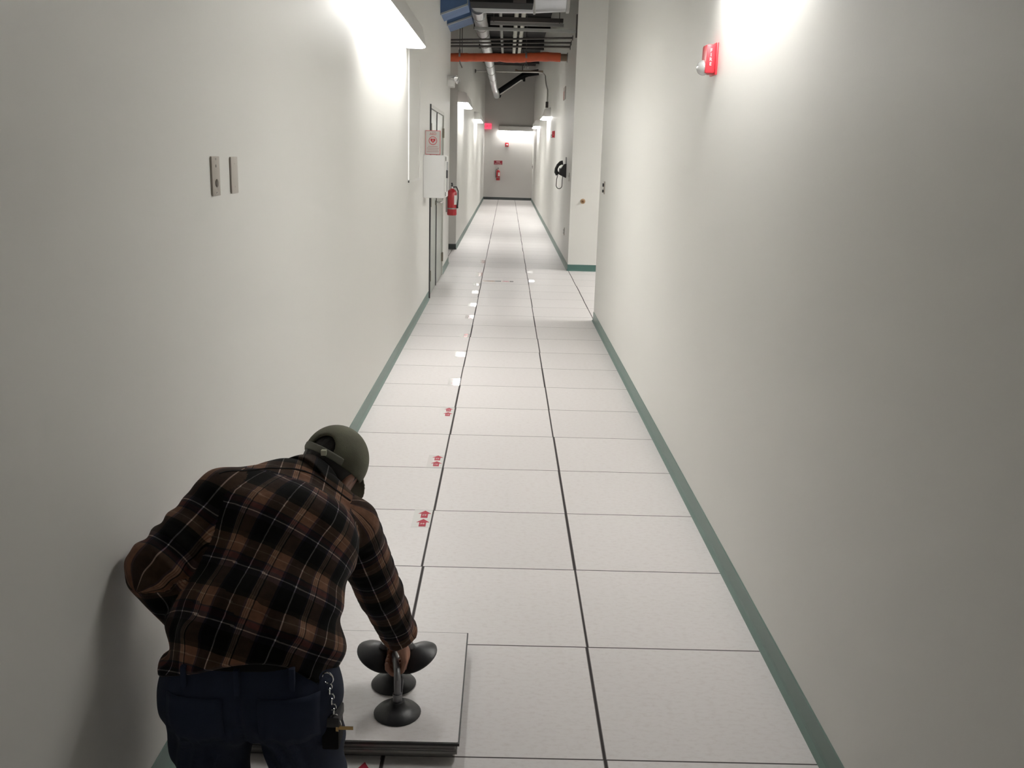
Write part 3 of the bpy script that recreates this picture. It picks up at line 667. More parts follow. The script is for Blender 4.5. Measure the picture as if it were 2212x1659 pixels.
# ------------------------------------------------------------------ stickers on the floor
def arrow_poly(cx, cy, w_, h_, z):
    # block arrow pointing along +Y
    return [(cx - w_ * 0.26, cy - h_ / 2, z), (cx + w_ * 0.26, cy - h_ / 2, z), (cx + w_ * 0.26, cy + h_ * 0.06, z), (cx + w_ * 0.5, cy + h_ * 0.06, z), (cx, cy + h_ / 2, z), (cx - w_ * 0.5, cy + h_ * 0.06, z), (cx - w_ * 0.26, cy + h_ * 0.06, z)]
def sticker(x0, x1, y0, y1, label, m2=arrow_m, n=2):
    o = thing('floor_sticker', ((x0 + x1) / 2, (y0 + y1) / 2, 0), label, 'sticker', 'clear floor stickers with red arrows')
    MB().box((x0, y0, 0.0), (x1, y1, 0.0008)).build('tape', tape_m, o, False)
    hh = (y1 - y0) / n
    for k in range(n):
        ax, ay = (x0 + x1) / 2 + 0.008, y0 + hh * (k + 0.5)
        a = MB()
        a.prism(arrow_poly(ax, ay, (x1 - x0) * 0.72, hh * 0.86, 0.0008), (0, 0, 0.0004))
        ar = a.build('arrow', m2, o, False)
        q = MB()
        for (bx, by, bw, bh) in ((-0.008, -0.012, 0.003, 0.014), (0.002, -0.012, 0.003, 0.014), (-0.003, -0.004, 0.014, 0.002)):
            q.box((ax + bx, ay + by - 0.006, 0.0012), (ax + bx + bw, ay + by - 0.006 + bh, 0.0015))
        q.build('arrow_mark', tape_m, ar, False)
    return o
ST = [(3.895, 4.10, 'nearest double arrow sticker beyond the bending person'), (4.725, 4.92, 'second double arrow sticker up the left joint'), (5.71, 5.92, 'third double arrow sticker up the left joint'), (6.53, 6.74, 'fourth sticker up the left joint, half white with glare'), (7.51, 7.71, 'fifth sticker up the left joint, fully white with glare'), (8.35, 8.53, 'sixth sticker up the left joint, grey with faint red print'), (9.36, 9.55, 'seventh sticker up the left joint, small and dull'), (10.15, 10.36, 'eighth sticker up the left joint, with a round white glare'), (11.12, 11.36, 'ninth sticker up the left joint, with two white glints')]
for y0, y1, lb in ST: sticker(-0.385, -0.302, y0, y1, lb)
for y0, y1, lb in ((11.80, 12.05, 'tenth sticker up the left joint, worn pale brown'), (12.75, 13.15, 'eleventh sticker up the left joint, darker worn brown'), (14.35, 14.75, 'farthest sticker up the left joint, worn brown')):
    sticker(-0.385, -0.302, y0, y1, lb, rust_m)
sticker(0.325, 0.40, 12.30, 12.50, 'lower one of two glaring stickers right of the right joint', tape_m)
sticker(0.325, 0.40, 13.25, 13.48, 'upper one of two glaring stickers right of the right joint', tape_m)
sticker(-0.40, -0.302, 2.08, 2.25, 'red arrow sticker at the bottom edge in front of the stacked panels', arrow_m, 1)
o = thing('tape_strip', (-0.1, 12.32, 0), 'thin dark and red tape strip lying across the middle floor column', 'tape')
for a, b_, m_ in ((-0.28, -0.12, rust_m), (-0.12, -0.04, trimd_m), (-0.03, 0.06, arrow_m), (0.07, 0.12, trimd_m)):
    MB().box((a, 12.25, 0), (b_, 12.33, 0.0008)).build('tape_piece', m_, o, False)

# ------------------------------------------------------------------ loose floor panels and lifters
PX0, PX1, PY0, PY1 = -0.698, -0.089, 2.252, 2.861
for k, lb in enumerate(('lower loose floor panel, bottom of the two beside the person', 'upper loose floor panel with the suction cups on it')):
    dx, dy = (0.0, 0.0) if k else (-0.006, 0.004)
    z = 0.0275 * k
    o = thing('floor_panel', ((PX0 + PX1) / 2, (PY0 + PY1) / 2, z), lb, 'floor panel', 'loose square raised floor panels')
    MB().box((PX0 + dx + 0.012, PY0 + dy + 0.012, z), (PX1 + dx - 0.012, PY1 + dy - 0.012, z + 0.018), 0.003).build('steel_pan', pan_m, o, False)
    MB().box((PX0 + dx, PY0 + dy, z + 0.018), (PX1 + dx, PY1 + dy, z + 0.0262)).build('edge_trim', trimd_m if k else pan_m, o, False)
    MB().box((PX0 + dx + 0.004, PY0 + dy + 0.004, z + 0.0262), (PX1 + dx - 0.004, PY1 + dy - 0.004, z + 0.0275)).build('laminate_top', tile_m, o, False)
ZP = 0.055
o = thing('suction_lifter', (-0.287, 2.463, ZP), 'black twin suction cup lifter standing on the upper loose panel', 'suction lifter')
cups = [(-0.300, 2.540), (-0.272, 2.388)]
for (x, y) in cups:
    c_ = MB().lathe((x, y, ZP), (0, 0, 1), [(0, 0), (0.066, 0), (0.067, 0.004), (0.060, 0.012), (0.040, 0.020), (0.024, 0.030), (0.020, 0.040), (0, 0.042)], 36).build('suction_cup', rubber_m, o)
    MB().cyl((x, y, ZP + 0.036), (x, y, ZP + 0.062), 0.013).build('cup_stem', alu_m, c_)
(xa, ya), (xb, yb) = cups
MB().tube([(xa, ya, ZP + 0.055), (xa, ya, ZP + 0.105), (xa + 0.003, ya - 0.018, ZP + 0.122), (xb - 0.003, yb + 0.018, ZP + 0.122), (xb, yb, ZP + 0.105), (xb, yb, ZP + 0.055)], 0.0095, 14).build('handle_bar', alu_m, o)
MB().box((xb - 0.010, yb - 0.004, ZP + 0.05), (xb + 0.012, yb + 0.06, ZP + 0.064), 0.003, Matrix.Rotation(math.radians(35), 3, 'X')).build('release_lever', dark_m, o)
# a second lifter held crosswise in the same hand, cups tilted out to both sides
o = thing('suction_lifter', (-0.286, 2.52, 0.2), 'second suction lifter held crosswise in the hand, cups spread', 'suction lifter')
for x, s in ((-0.345, -1), (-0.228, 1)):
    ax = Vector((-s * 0.42, -0.12, 0.90))
    c_ = MB().lathe((x, 2.515, 0.156), ax, [(0, 0), (0.065, 0), (0.066, 0.004), (0.058, 0.014), (0.036, 0.026), (0.022, 0.038), (0, 0.042)], 36).build('suction_cup', rubber_m, o)
    MB().cyl(Vector((x, 2.515, 0.156)) + ax * 0.036, Vector((x, 2.515, 0.156)) + ax * 0.058, 0.012).build('cup_stem', alu_m, c_)
MB().tube([(-0.345 + 0.023, 2.509, 0.200), (-0.31, 2.508, 0.215), (-0.262, 2.508, 0.215), (-0.228 - 0.023, 2.509, 0.200)], 0.011, 12).build('handle_bar', alu_m, o)

# ------------------------------------------------------------------ person
def smin(a, b, k):
    h = np.clip(0.5 + 0.5 * (b - a) / k, 0, 1)
    return b * (1 - h) + a * h - k * h * (1 - h)
def V(*a): return np.array(a, dtype=np.float32)
def cone(P, a, b, ra, rb):
    a, b = V(*a), V(*b); ab = b - a
    t = np.clip(((P - a) @ ab) / (ab @ ab), 0, 1)
    q = P - a - t[:, None] * ab
    return np.sqrt((q * q).sum(1)) - (ra + (rb - ra) * t)
def eseg(P, a, b, lat, A, B):
    """elliptic tapered segment; lat = lateral axis, A=(rx,ry) at a, B=(rx,ry) at b"""
    a, b = V(*a), V(*b); ab = b - a; L = np.sqrt(ab @ ab); z = ab / L
    l = V(*lat); l = l - z * (l @ z); l /= np.sqrt(l @ l); n = np.cross(z, l)
    q = P - a; h = q @ z; t = np.clip(h / L, 0, 1)
    rx = A[0] + (B[0] - A[0]) * t; ry = A[1] + (B[1] - A[1]) * t
    ex = h - t * L
    x, y = q @ l, q @ n
    rm = np.minimum(rx, ry)
    k = np.sqrt((x / rx) ** 2 + (y / ry) ** 2 + (ex / rm) ** 2)
    return (k - 1) * rm
def ball(P, c, r):
    q = (P - V(*c)) / V(*r); return (np.sqrt((q * q).sum(1)) - 1) * min(r)
def chain(P, pts, rs, k=0.004):
    d = None
    for i in range(len(pts) - 1):
        e = cone(P, pts[i], pts[i + 1], rs[i], rs[i + 1])
        d = e if d is None else np.minimum(d, e)
    return d
def surface(f, lo, hi, h):
    B = 10
    lo, hi = np.array(lo, float), np.array(hi, float)
    n = np.ceil((hi - lo) / h / B).astype(int) * B
    D = np.ones(n, np.float32)
    nb = n // B
    bi = np.stack(np.meshgrid(*[np.arange(k) for k in nb], indexing='ij'), -1).reshape(-1, 3)
    cen = (lo + (bi * B + (B - 1) / 2) * h).astype(np.float32)
    dc = f(cen); R = B * h * 0.87
    off = np.stack(np.meshgrid(*[np.arange(B)] * 3, indexing='ij'), -1).reshape(-1, 3)
    for i in np.nonzero(dc < -2.2 * R)[0]:
        a = bi[i] * B; D[a[0]:a[0] + B, a[1]:a[1] + B, a[2]:a[2] + B] = -1
    act = np.nonzero(np.abs(dc) <= 2.2 * R)[0]
    for s in range(0, len(act), 500):
        ch = act[s:s + 500]
        idx = (bi[ch] * B)[:, None, :] + off[None]
        idx = idx.reshape(-1, 3)
        D[idx[:, 0], idx[:, 1], idx[:, 2]] = f((lo + idx * h).astype(np.float32))
    S = D < 0
    c = [S[i:S.shape[0] - 1 + i, j:S.shape[1] - 1 + j, k:S.shape[2] - 1 + k] for i in (0, 1) for j in (0, 1) for k in (0, 1)]
    cnt = sum(x.astype(np.int8) for x in c)
    mixed = (cnt > 0) & (cnt < 8)
    ci = np.argwhere(mixed)
    vid = -np.ones(mixed.shape, np.int64); vid[mixed] = np.arange(len(ci))
    acc = np.zeros((len(ci), 3)); num = np.zeros(len(ci))
    cr_ = [(i, j, k) for i in (0, 1) for j in (0, 1) for k in (0, 1)]
    for a in cr_:
        for ax in range(3):
            if a[ax]: continue
            b = list(a); b[ax] = 1
            va = D[ci[:, 0] + a[0], ci[:, 1] + a[1], ci[:, 2] + a[2]]; vb = D[ci[:, 0] + b[0], ci[:, 1] + b[1], ci[:, 2] + b[2]]
            m_ = (va < 0) != (vb < 0)
            t = np.where(m_, va / np.where(m_, va - vb, 1), 0)
            p = np.tile(np.array(a, float), (len(ci), 1)); p[:, ax] += t
            acc[m_] += p[m_]; num[m_] += 1
    verts = lo + (ci + acc / num[:, None]) * h
    faces = []
    for ax in range(3):
        sl0 = [slice(None)] * 3; sl1 = [slice(None)] * 3
        sl0[ax] = slice(0, -1); sl1[ax] = slice(1, None)
        d_ = S[tuple(sl0)] != S[tuple(sl1)]
        e = np.argwhere(d_)
        u, v = (ax + 1) % 3, (ax + 2) % 3
        e = e[(e[:, u] > 0) & (e[:, v] > 0) & (e[:, u] < mixed.shape[u]) & (e[:, v] < mixed.shape[v])]
        ins = S[e[:, 0], e[:, 1], e[:, 2]]
        q = []
        for du, dv in ((-1, -1), (0, -1), (0, 0), (-1, 0)):
            w_ = e.copy(); w_[:, u] += du; w_[:, v] += dv
            q.append(vid[w_[:, 0], w_[:, 1], w_[:, 2]])
        q = np.stack(q, 1)
        q[~ins] = q[~ins][:, ::-1]
        faces.append(q)
    F_ = np.concatenate(faces)
    F_ = F_[(F_ >= 0).all(1)]
    # two light smoothing passes
    for _ in range(2):
        sm = np.zeros_like(verts); nn = np.zeros(len(verts))
        for i in range(4):
            a, b = F_[:, i], F_[:, (i + 1) % 4]
            np.add.at(sm, a, verts[b]); np.add.at(nn, a, 1); np.add.at(sm, b, verts[a]); np.add.at(nn, b, 1)
        verts = verts * 0.5 + 0.5 * sm / np.maximum(nn, 1)[:, None]
    return verts, F_
def np_mesh(name, verts, F_):
    me = bpy.data.meshes.new(name)
    me.vertices.add(len(verts)); me.vertices.foreach_set('co', verts.astype(np.float32).ravel())
    me.loops.add(F_.size); me.loops.foreach_set('vertex_index', F_.astype(np.int32).ravel())
    me.polygons.add(len(F_)); me.polygons.foreach_set('loop_start', np.arange(0, F_.size, 4, dtype=np.int32))
    me.update(calc_edges=True); me.validate()
    return me
def sdf_obj(name, f, lo, hi, h, material, parent):
    v, q = surface(f, lo, hi, h)
    o = link(name, np_mesh(name, v, q), material, parent, False)
    o.data.shade_smooth()
    return o

PE = (-0.545, 1.90, 0.47); WA = (-0.545, 1.965, 0.565); CH = (-0.530, 2.13, 0.70); NK = (-0.505, 2.26, 0.765)
LAT0 = (1, 0, 0); LAT1 = (0.95, 0.18, -0.28)
SHL, ELL, WRL = (-0.662, 2.15, 0.785), (-0.768, 1.990, 0.672), (-0.735, 2.07, 0.52)
SHR, ELR, WRR = (-0.372, 2.25, 0.680), (-0.318, 2.375, 0.435), (-0.275, 2.462, 0.265)
HPL, KNL, ANL = (-0.625, 1.93, 0.41), (-0.615, 2.165, 0.385), (-0.680, 1.965, 0.10)
HPR, KNR, ANR = (-0.460, 1.93, 0.41), (-0.475, 2.160, 0.385), (-0.440, 1.965, 0.10)
HEAD = (-0.452, 2.385, 0.782)
UP = np.array((0.50, 0.68, 0.50)); UP /= np.linalg.norm(UP)
BK = np.array((-0.10, -0.58, 0.82)); BK -= UP * (BK @ UP); BK /= np.linalg.norm(BK)
RT = np.cross(BK, UP)          # lateral axis of the head
def hp_(r, u, b): return tuple(np.array(HEAD) + RT * r + UP * u + BK * b)
def hball(P, c, r):
    q = P - V(*c); M = np.stack([RT, UP, BK], 1).astype(np.float32)
    q = (q @ M) / V(*r); return (np.sqrt((q * q).sum(1)) - 1) * min(r)

def torso(P, e=0.0):
    d = eseg(P, PE, WA, LAT0, (0.182 + e, 0.128 + e), (0.180 + e, 0.125 + e))
    d = smin(d, eseg(P, WA, CH, LAT0, (0.180 + e, 0.125 + e), (0.192 + e, 0.130 + e)), 0.03)
    d = smin(d, eseg(P, CH, NK, LAT1, (0.192 + e, 0.125 + e), (0.120 + e, 0.075 + e)), 0.03)
    d = smin(d, cone(P, SHL, NK, 0.070 + e, 0.06 + e), 0.04)
    d = smin(d, cone(P, SHR, NK, 0.062 + e, 0.06 + e), 0.04)
    return d
def arm(P, s, el, w_, rs, e=0.0):
    return np.minimum(cone(P, s, el, rs[0] + e, rs[1] + e), cone(P, el, w_, rs[1] + e, rs[2] + e))

person = thing('person', (-0.55, 1.95, 0), 'person in brown plaid shirt and cap bending over loose floor panels', 'person')
# --- body
def hand_right(P):
    cx, cyy, cz = -0.2865, 2.462, ZP + 0.122
    d = eseg(P, (cx + 0.006, cyy - 0.002, cz + 0.075), (cx + 0.030, cyy + 0.002, cz + 0.018), (0, 1, 0), (0.030, 0.017), (0.041, 0.0135))
    d = smin(d, cone(P, WRR, (cx + 0.008, cyy, cz + 0.07), 0.027, 0.024), 0.015)
    for i, (yy, k) in enumerate(((0.032, 1.0), (0.011, 1.06), (-0.010, 1.0), (-0.030, 0.85))):
        y = cyy + yy + 0.002
        pts = [(cx + 0.030, y, cz + 0.014), (cx + 0.026 * k, y, cz - 0.018 * k), (cx - 0.004, y, cz - 0.026), (cx - 0.023 * k, y, cz - 0.010), (cx - 0.020, y - 0.001, cz + 0.006 * k)]
        d = smin(d, chain(P, pts, [0.0100, 0.0092, 0.0086, 0.0080, 0.0072]), 0.0035)
    d = smin(d, chain(P, [(cx + 0.010, cyy + 0.026, cz + 0.055), (cx - 0.006, cyy + 0.048, cz + 0.034), (cx - 0.018, cyy + 0.050, cz + 0.012), (cx - 0.022, cyy + 0.036, cz - 0.004)], [0.014, 0.0115, 0.0100, 0.0085]), 0.005)
    return d
def hand_left(P):
    d = cone(P, WRL, (-0.690, 2.125, 0.492), 0.026, 0.022)
    d = smin(d, eseg(P, (-0.688, 2.125, 0.490), (-0.652, 2.185, 0.474), (0.85, -0.4, 0.2), (0.030, 0.015), (0.040, 0.012)), 0.012)
    l = np.array((0.85, -0.45, 0.12)); l /= np.linalg.norm(l); f_ = np.array((0.42, 0.85, -0.25)); f_ /= np.linalg.norm(f_)
    dn = np.array((0.0, 0.35, -0.93))
    K = np.array((-0.650, 2.188, 0.473))
    for i, (o_, ln) in enumerate(((0.030, 0.070), (0.010, 0.078), (-0.011, 0.072), (-0.031, 0.056))):
        a = K + l * o_; b = a + f_ * ln * 0.42; c = b + (f_ * 0.75 + dn * 0.5) * ln * 0.32; e = c + (f_ * 0.4 + dn * 0.85) * ln * 0.28
        d = smin(d, chain(P, [tuple(a), tuple(b), tuple(c), tuple(e)], [0.0098, 0.0090, 0.0083, 0.0072]), 0.0035)
    a = np.array((-0.668, 2.135, 0.487)) + l * 0.02
    d = smin(d, chain(P, [tuple(a), tuple(a + l * 0.030 + f_ * 0.018), tuple(a + l * 0.045 + f_ * 0.044 + dn * 0.006)], [0.0135, 0.011, 0.0088]), 0.005)
    return d
def head(P):
    d = hball(P, hp_(0, 0.018, 0.006), (0.073, 0.088, 0.086))
    d = smin(d, hball(P, hp_(0, -0.035, -0.040), (0.058, 0.075, 0.055)), 0.03)       # jaw and face
    d = smin(d, cone(P, hp_(0, 0.002, -0.088), hp_(0, -0.022, -0.110), 0.009, 0.0135), 0.01)  # nose
    d = smin(d, cone(P, hp_(-0.018, -0.054, -0.090), hp_(0.018, -0.054, -0.090), 0.007, 0.007), 0.006)  # lips
    d = smin(d, cone(P, hp_(-0.03, 0.022, -0.080), hp_(0.03, 0.022, -0.080), 0.010, 0.010), 0.012)    # brow
    for s in (-1, 1):
        d = -smin(-d, hball(P, hp_(s * 0.029, 0.004, -0.092), (0.016, 0.010, 0.014)), 0.006)
        ear = np.maximum(hball(P, hp_(s * 0.072, -0.014, 0.004), (0.009, 0.030, 0.018)), -hball(P, hp_(s * 0.082, -0.012, 0.000), (0.007, 0.019, 0.010)))
        d = smin(d, ear, 0.004)
    d = smin(d, cone(P, NK, hp_(0, -0.055, 0.010), 0.060, 0.054), 0.02)
    return d
def body(P):
    d = torso(P, -0.032)
    d = smin(d, arm(P, SHL, ELL, WRL, (0.046, 0.037, 0.026)), 0.02)
    d = smin(d, arm(P, SHR, ELR, WRR, (0.044, 0.037, 0.027)), 0.02)
    d = np.minimum(d, hand_right(P)); d = np.minimum(d, hand_left(P))
    d = smin(d, head(P), 0.01)
    for h_, k_, a_ in ((HPL, KNL, ANL), (HPR, KNR, ANR)):
        leg_ = smin(cone(P, h_, k_, 0.078, 0.050), cone(P, k_, a_, 0.050, 0.034), 0.015)
        d = smin(d, leg_, 0.015)
        d = smin(d, cone(P, (a_[0], a_[1] - 0.02, 0.055), (a_[0], a_[1] + 0.13, 0.040), 0.033, 0.026), 0.015)
    return d
bo = sdf_obj('body', body, (-0.90, 1.70, 0.0), (-0.15, 2.62, 0.98), 0.0042, skin_m, person)
for s in (-1, 1):
    ey = MB().sphere(hp_(s * 0.029, 0.004, -0.080), 0.0115).build('eye', mat('eye_white', (0.7, 0.68, 0.65), 0.2), person)
    MB().sphere(hp_(s * 0.029, 0.004, -0.0885), 0.0050).build('iris', mat('iris_brown', (0.06, 0.03, 0.015), 0.2), ey)
# --- shirt
hem_n = np.array((0, 0.61, 0.79))
def wrinkle(P):
    x, y, z = P[:, 0], P[:, 1], P[:, 2]
    w1 = np.sin(38 * z + 22 * y + 9 * np.sin(11 * x + 5 * z) + 6 * x) * np.sin(9 * x + 13 * z + 1.3)
    w2 = np.sin(70 * (z * 0.8 + y * 0.3) + 14 * np.sin(9 * x + 2)) * 0.5
    low = np.clip((0.72 - z) / 0.16, 0.25, 1.0)
    return (w1 * 0.0058 + w2 * 0.0036) * low
def arm_wr(P, a, b):
    a, b = V(*a), V(*b); ab = (b - a); L = np.sqrt(ab @ ab); t = ((P - a) @ ab) / (L * L)
    q = P - a
    return (0.0030 * np.sin(t * 17 + 4 * np.sin(22 * q[:, 0] + 17 * q[:, 2]) + 25 * q[:, 1]) + 0.0016 * np.sin(t * 41 + 3 + 60 * q[:, 1] + 20 * q[:, 0])) * (0.4 + 0.6 * np.clip(t, 0, 1))
def sleeve_r(P):
    d = smin(cone(P, SHR, ELR, 0.070, 0.062), cone(P, ELR, WRR, 0.061, 0.052), 0.012)
    n_ = V(*WRR) - V(*ELR); n_ /= np.sqrt(n_ @ n_)
    d = d + arm_wr(P, ELR, WRR) * 0.9
    return np.maximum(d, (P - V(*WRR)) @ n_ - 0.012)
def sleeve_l(P):
    d = smin(cone(P, SHL, ELL, 0.070, 0.070), cone(P, ELL, WRL, 0.071, 0.062), 0.012)
    n_ = V(*WRL) - V(*ELL); n_ /= np.sqrt(n_ @ n_)
    d = d + arm_wr(P, SHL, ELL)
    return np.maximum(d, (P - V(*WRL)) @ n_ + 0.006)
def shirt(P):
    d = torso(P)
    d = smin(d, eseg(P, (-0.545, 1.885, 0.45), WA, LAT0, (0.192, 0.140), (0.182, 0.128)), 0.02)
    # loose tail bulging out over the right hip and a gathered fold across the small of the back
    d = smin(d, ball(P, (-0.378, 1.945, 0.500), (0.030, 0.050, 0.050)), 0.025)
    d = smin(d, cone(P, (-0.66, 1.855, 0.590), (-0.43, 1.850, 0.585), 0.018, 0.016), 0.03)
    d = d + wrinkle(P)
    hem = (P - V(-0.545, 1.900, 0.455)) @ V(*hem_n) + 0.012 * np.sin(16 * P[:, 0])
    d = np.maximum(d, -hem - 0.02 * np.clip((P[:, 0] + 0.44) / 0.06, 0, 1))
    d = smin(d, sleeve_r(P), 0.014)
    d = smin(d, sleeve_l(P), 0.014)
    # neck hole
    nk = cone(P, tuple(np.array(NK) + (np.array(HEAD) - np.array(NK)) * 0.42), tuple(np.array(NK) + (np.array(HEAD) - np.array(NK)) * 1.0), 0.050, 0.085)
    return np.maximum(d, -nk)
# body occupying the shirt is slimmer everywhere, so the cloth reads as the outer surface
sh = sdf_obj('shirt', shirt, (-0.88, 1.70, 0.18), (-0.16, 2.54, 0.98), 0.0052, plaid_m, person)
def cloth_uv(o, mode='shirt'):
    me = o.data
    nv = len(me.vertices); co = np.zeros(nv * 3, np.float32); me.vertices.foreach_get('co', co); co = co.reshape(-1, 3)
    # object origin is the world origin for these meshes
    nf = len(me.polygons); lv = np.zeros(len(me.loops), np.int32); me.loops.foreach_get('vertex_index', lv)
    fc = co[lv].reshape(nf, 4, 3)
    cen = fc.mean(1)
    segs = []   # (points, lateral, radius)
    def polyline(P, pts):
        best = np.full(len(P), 9.0); s_ = np.zeros(len(P)); off = 0.0; q_ = np.zeros((len(P), 3)); zz = np.zeros((len(P), 3))
        for a, b in zip(pts, pts[1:]):
            a, b = np.array(a), np.array(b); ab = b - a; L = np.linalg.norm(ab)
            t = ((P - a) @ ab) / (L * L); tc = np.clip(t, 0, 1)
            q = P - a - tc[:, None] * ab; dd = np.linalg.norm(q, axis=1)
            m_ = dd < best
            best[m_] = dd[m_]; s_[m_] = off + tc[m_] * L; q_[m_] = q[m_]; zz[m_] = ab / L
            off += L
        return best, s_, q_, zz
    K = [np.array(p_, float) for p_ in ((-0.545, 1.72, 0.22), (-0.545, 1.80, 0.34), WA, CH, NK, tuple(np.array(NK) + (np.array(NK) - np.array(CH)) * 0.5), tuple(np.array(NK) + (np.array(NK) - np.array(CH)) * 1.0))]
    SP = []
    for i in range(1, len(K) - 2):
        for t in np.linspace(0, 1, 12, endpoint=False):
            SP.append(0.5 * (2 * K[i] + (K[i + 1] - K[i - 1]) * t + (2 * K[i - 1] - 5 * K[i] + 4 * K[i + 1] - K[i + 2]) * t ** 2 + (3 * K[i] - K[i - 1] - 3 * K[i + 1] + K[i + 2]) * t ** 3))
    SP.append(K[-2])
    A = fc.reshape(-1, 3).astype(float)
    bt, _, _, _ = polyline(cen.astype(float), SP)
    bl, _, _, _ = polyline(cen.astype(float), [SHL, ELL, WRL]); br, _, _, _ = polyline(cen.astype(float), [SHR, ELR, WRR])
    sl = (bl < 0.085) & (bl < bt * 0.60); srm = (br < 0.080) & (br < bt * 0.56)
    UV = np.zeros((len(A), 3))
    # torso: u is the lateral coordinate stretched round the sides, v the arc along the spine
    b_, s_, q, z = polyline(A, SP)
    l = np.tile(np.array((0.985, 0.0, -0.10)), (len(A), 1)); l -= z * (l * z).sum(1)[:, None]; l /= np.linalg.norm(l, axis=1)[:, None]
    n = np.cross(l, z)
    x = (q * l).sum(1); y = (q * n).sum(1)
    sgn = np.where(y > 0, 1, -1)
    # back is at n pointing up/back
    ang = np.arctan2(x / 0.185, np.abs(y) / 0.125)
    u = ang * 0.175
    tilt = -0.26 * (s_ - 0.3)
    UV[:, 0] = u + tilt + 0.03 + np.where(sgn < 0, 0.05, 0)
    # arc along the outer back surface is longer than along the centre line
    back = np.array((0, -0.75, 0.65)); vv = s_ + 0.0
    UV[:, 1] = vv * 1.12 + 0.02 * np.sin(u * 8) + 0.15 * x
    # yoke and shoulder pieces: pattern turned
    yoke = (vv.reshape(-1, 4).mean(1) > 0.585)
    yk = np.repeat(yoke, 4)
    UV[yk, 0], UV[yk, 1] = A[yk] @ np.array((0.96, 0.1, -0.25)) + 0.06, vv[yk] * 0.6 + 0.055
    for m_, pts in ((sl, [SHL, ELL, WRL]), (srm, [SHR, ELR, WRR])):
        mk = np.repeat(m_, 4)
        b_, s_, q, z = polyline(A, pts)
        l = np.tile(np.array((0.3, -0.9, 0.3)), (len(A), 1)); l -= z * (l * z).sum(1)[:, None]; l /= np.linalg.norm(l, axis=1)[:, None]
        n = np.cross(l, z)
        th = np.arctan2((q * n).sum(1), (q * l).sum(1)).reshape(-1, 4)
        ref = th[:, :1]; th = ref + (th - ref + math.pi) % (2 * math.pi) - math.pi
        th = th.ravel()
        UV[mk, 0] = (th[mk] / (2 * math.pi)) * 0.336 + 0.02; UV[mk, 1] = s_[mk] * 1.1 + 0.05
    at = me.attributes.new('cloth_uv', 'FLOAT_VECTOR', 'CORNER')
    at.data.foreach_set('vector', UV.astype(np.float32).ravel())
cloth_uv(sh)
# collar: a standing fold round the neck
ax_ = (np.array(HEAD) - np.array(NK)); ax_ /= np.linalg.norm(ax_)
cc = np.array(NK) + ax_ * 0.036
def collar(P):
    q = P - cc.astype(np.float32); h = q @ ax_.astype(np.float32)
    rad = np.sqrt(np.maximum((q * q).sum(1) - h * h, 0))
    r0 = 0.079 - 0.28 * (h + 0.005)
    d = np.abs(rad - r0) - 0.0048
    d = np.maximum(d, np.abs(h - 0.006 + 0.006 * np.sin(P[:, 0] * 40)) - 0.030)
    return d + 0.0015 * np.sin(60 * P[:, 0] + 40 * P[:, 1])
co_ = sdf_obj('collar', collar, tuple(cc - 0.13), tuple(cc + 0.13), 0.0036, plaid_m, person)
cloth_uv(co_)
# shoulder seam ridge between yoke and back
def on_back(x, y, z0=1.1):
    """topmost shirt surface above (x, y)"""
    zs = np.linspace(0.4, z0, 500).astype(np.float32)
    P = np.stack([np.full(500, x), np.full(500, y), zs], 1).astype(np.float32)
    d_ = shirt(P); i = np.nonzero(d_ < 0)[0]
    return float(zs[i[-1]]) if len(i) else 0.7
sp_ = []
for k in range(22):
    t = k / 21; x = -0.665 + t * 0.295; y = 2.125 + 0.10 * t + 0.035 * math.sin(math.pi * t)
    sp_.append((x, y, on_back(x, y) + 0.0005))
MB().tube(sp_, 0.0028, 6).build('yoke_seam', mat('dark_seam', (0.012, 0.010, 0.010), 0.9), person)

# --- jeans
def jeans(P):
    d = eseg(P, (-0.545, 1.905, 0.43), (-0.545, 1.925, 0.500), LAT0, (0.182, 0.122), (0.176, 0.122))
    d = smin(d, ball(P, (-0.635, 1.900, 0.425), (0.105, 0.118, 0.115)), 0.03)
    d = smin(d, ball(P, (-0.452, 1.900, 0.425), (0.105, 0.118, 0.115)), 0.03)
    for h_, k_, a_ in ((HPL, KNL, ANL), (HPR, KNR, ANR)):
        d = smin(d, cone(P, h_, k_, 0.100, 0.070), 0.02)
        d = smin(d, cone(P, k_, (a_[0], a_[1], 0.11), 0.074, 0.062), 0.02)
    d = smin(d, cone(P, (-0.645, 1.895, 0.42), (-0.652, 1.945, 0.20), 0.100, 0.086), 0.02)
    d = smin(d, cone(P, (-0.445, 1.895, 0.42), (-0.428, 1.945, 0.20), 0.100, 0.086), 0.02)
    crease = 0.0045 * np.sin(55 * P[:, 2] + 12 * np.sin(14 * P[:, 0]) + 30 * P[:, 1]) * np.clip((0.44 - P[:, 2]) / 0.1, 0.15, 1)
    groove = 0.010 * np.exp(-((P[:, 0] + 0.5435) / 0.010) ** 2) * np.clip((0.50 - P[:, 2]) / 0.05, 0, 1)
    d = d + crease + groove
    d = np.maximum(d, (P - V(-0.545, 1.925, 0.525)) @ V(0, 0.30, 0.954))
    d = np.maximum(d, 0.075 - P[:, 2])
    return d
je = sdf_obj('jeans', jeans, (-0.80, 1.72, 0.04), (-0.28, 2.30, 0.60), 0.0052, denim_m, person)
def belt(P):
    d = eseg(P, (-0.545, 1.905, 0.43), (-0.545, 1.925, 0.500), LAT0, (0.186, 0.126), (0.182, 0.128))
    h = (P - V(-0.545, 1.925, 0.505)) @ V(0, 0.30, 0.954)
    return np.maximum(np.maximum(d, np.abs(h) - 0.018), -(d + 0.012))
sdf_obj('belt', belt, (-0.76, 1.74, 0.42), (-0.34, 2.10, 0.60), 0.0045, belt_m, person)
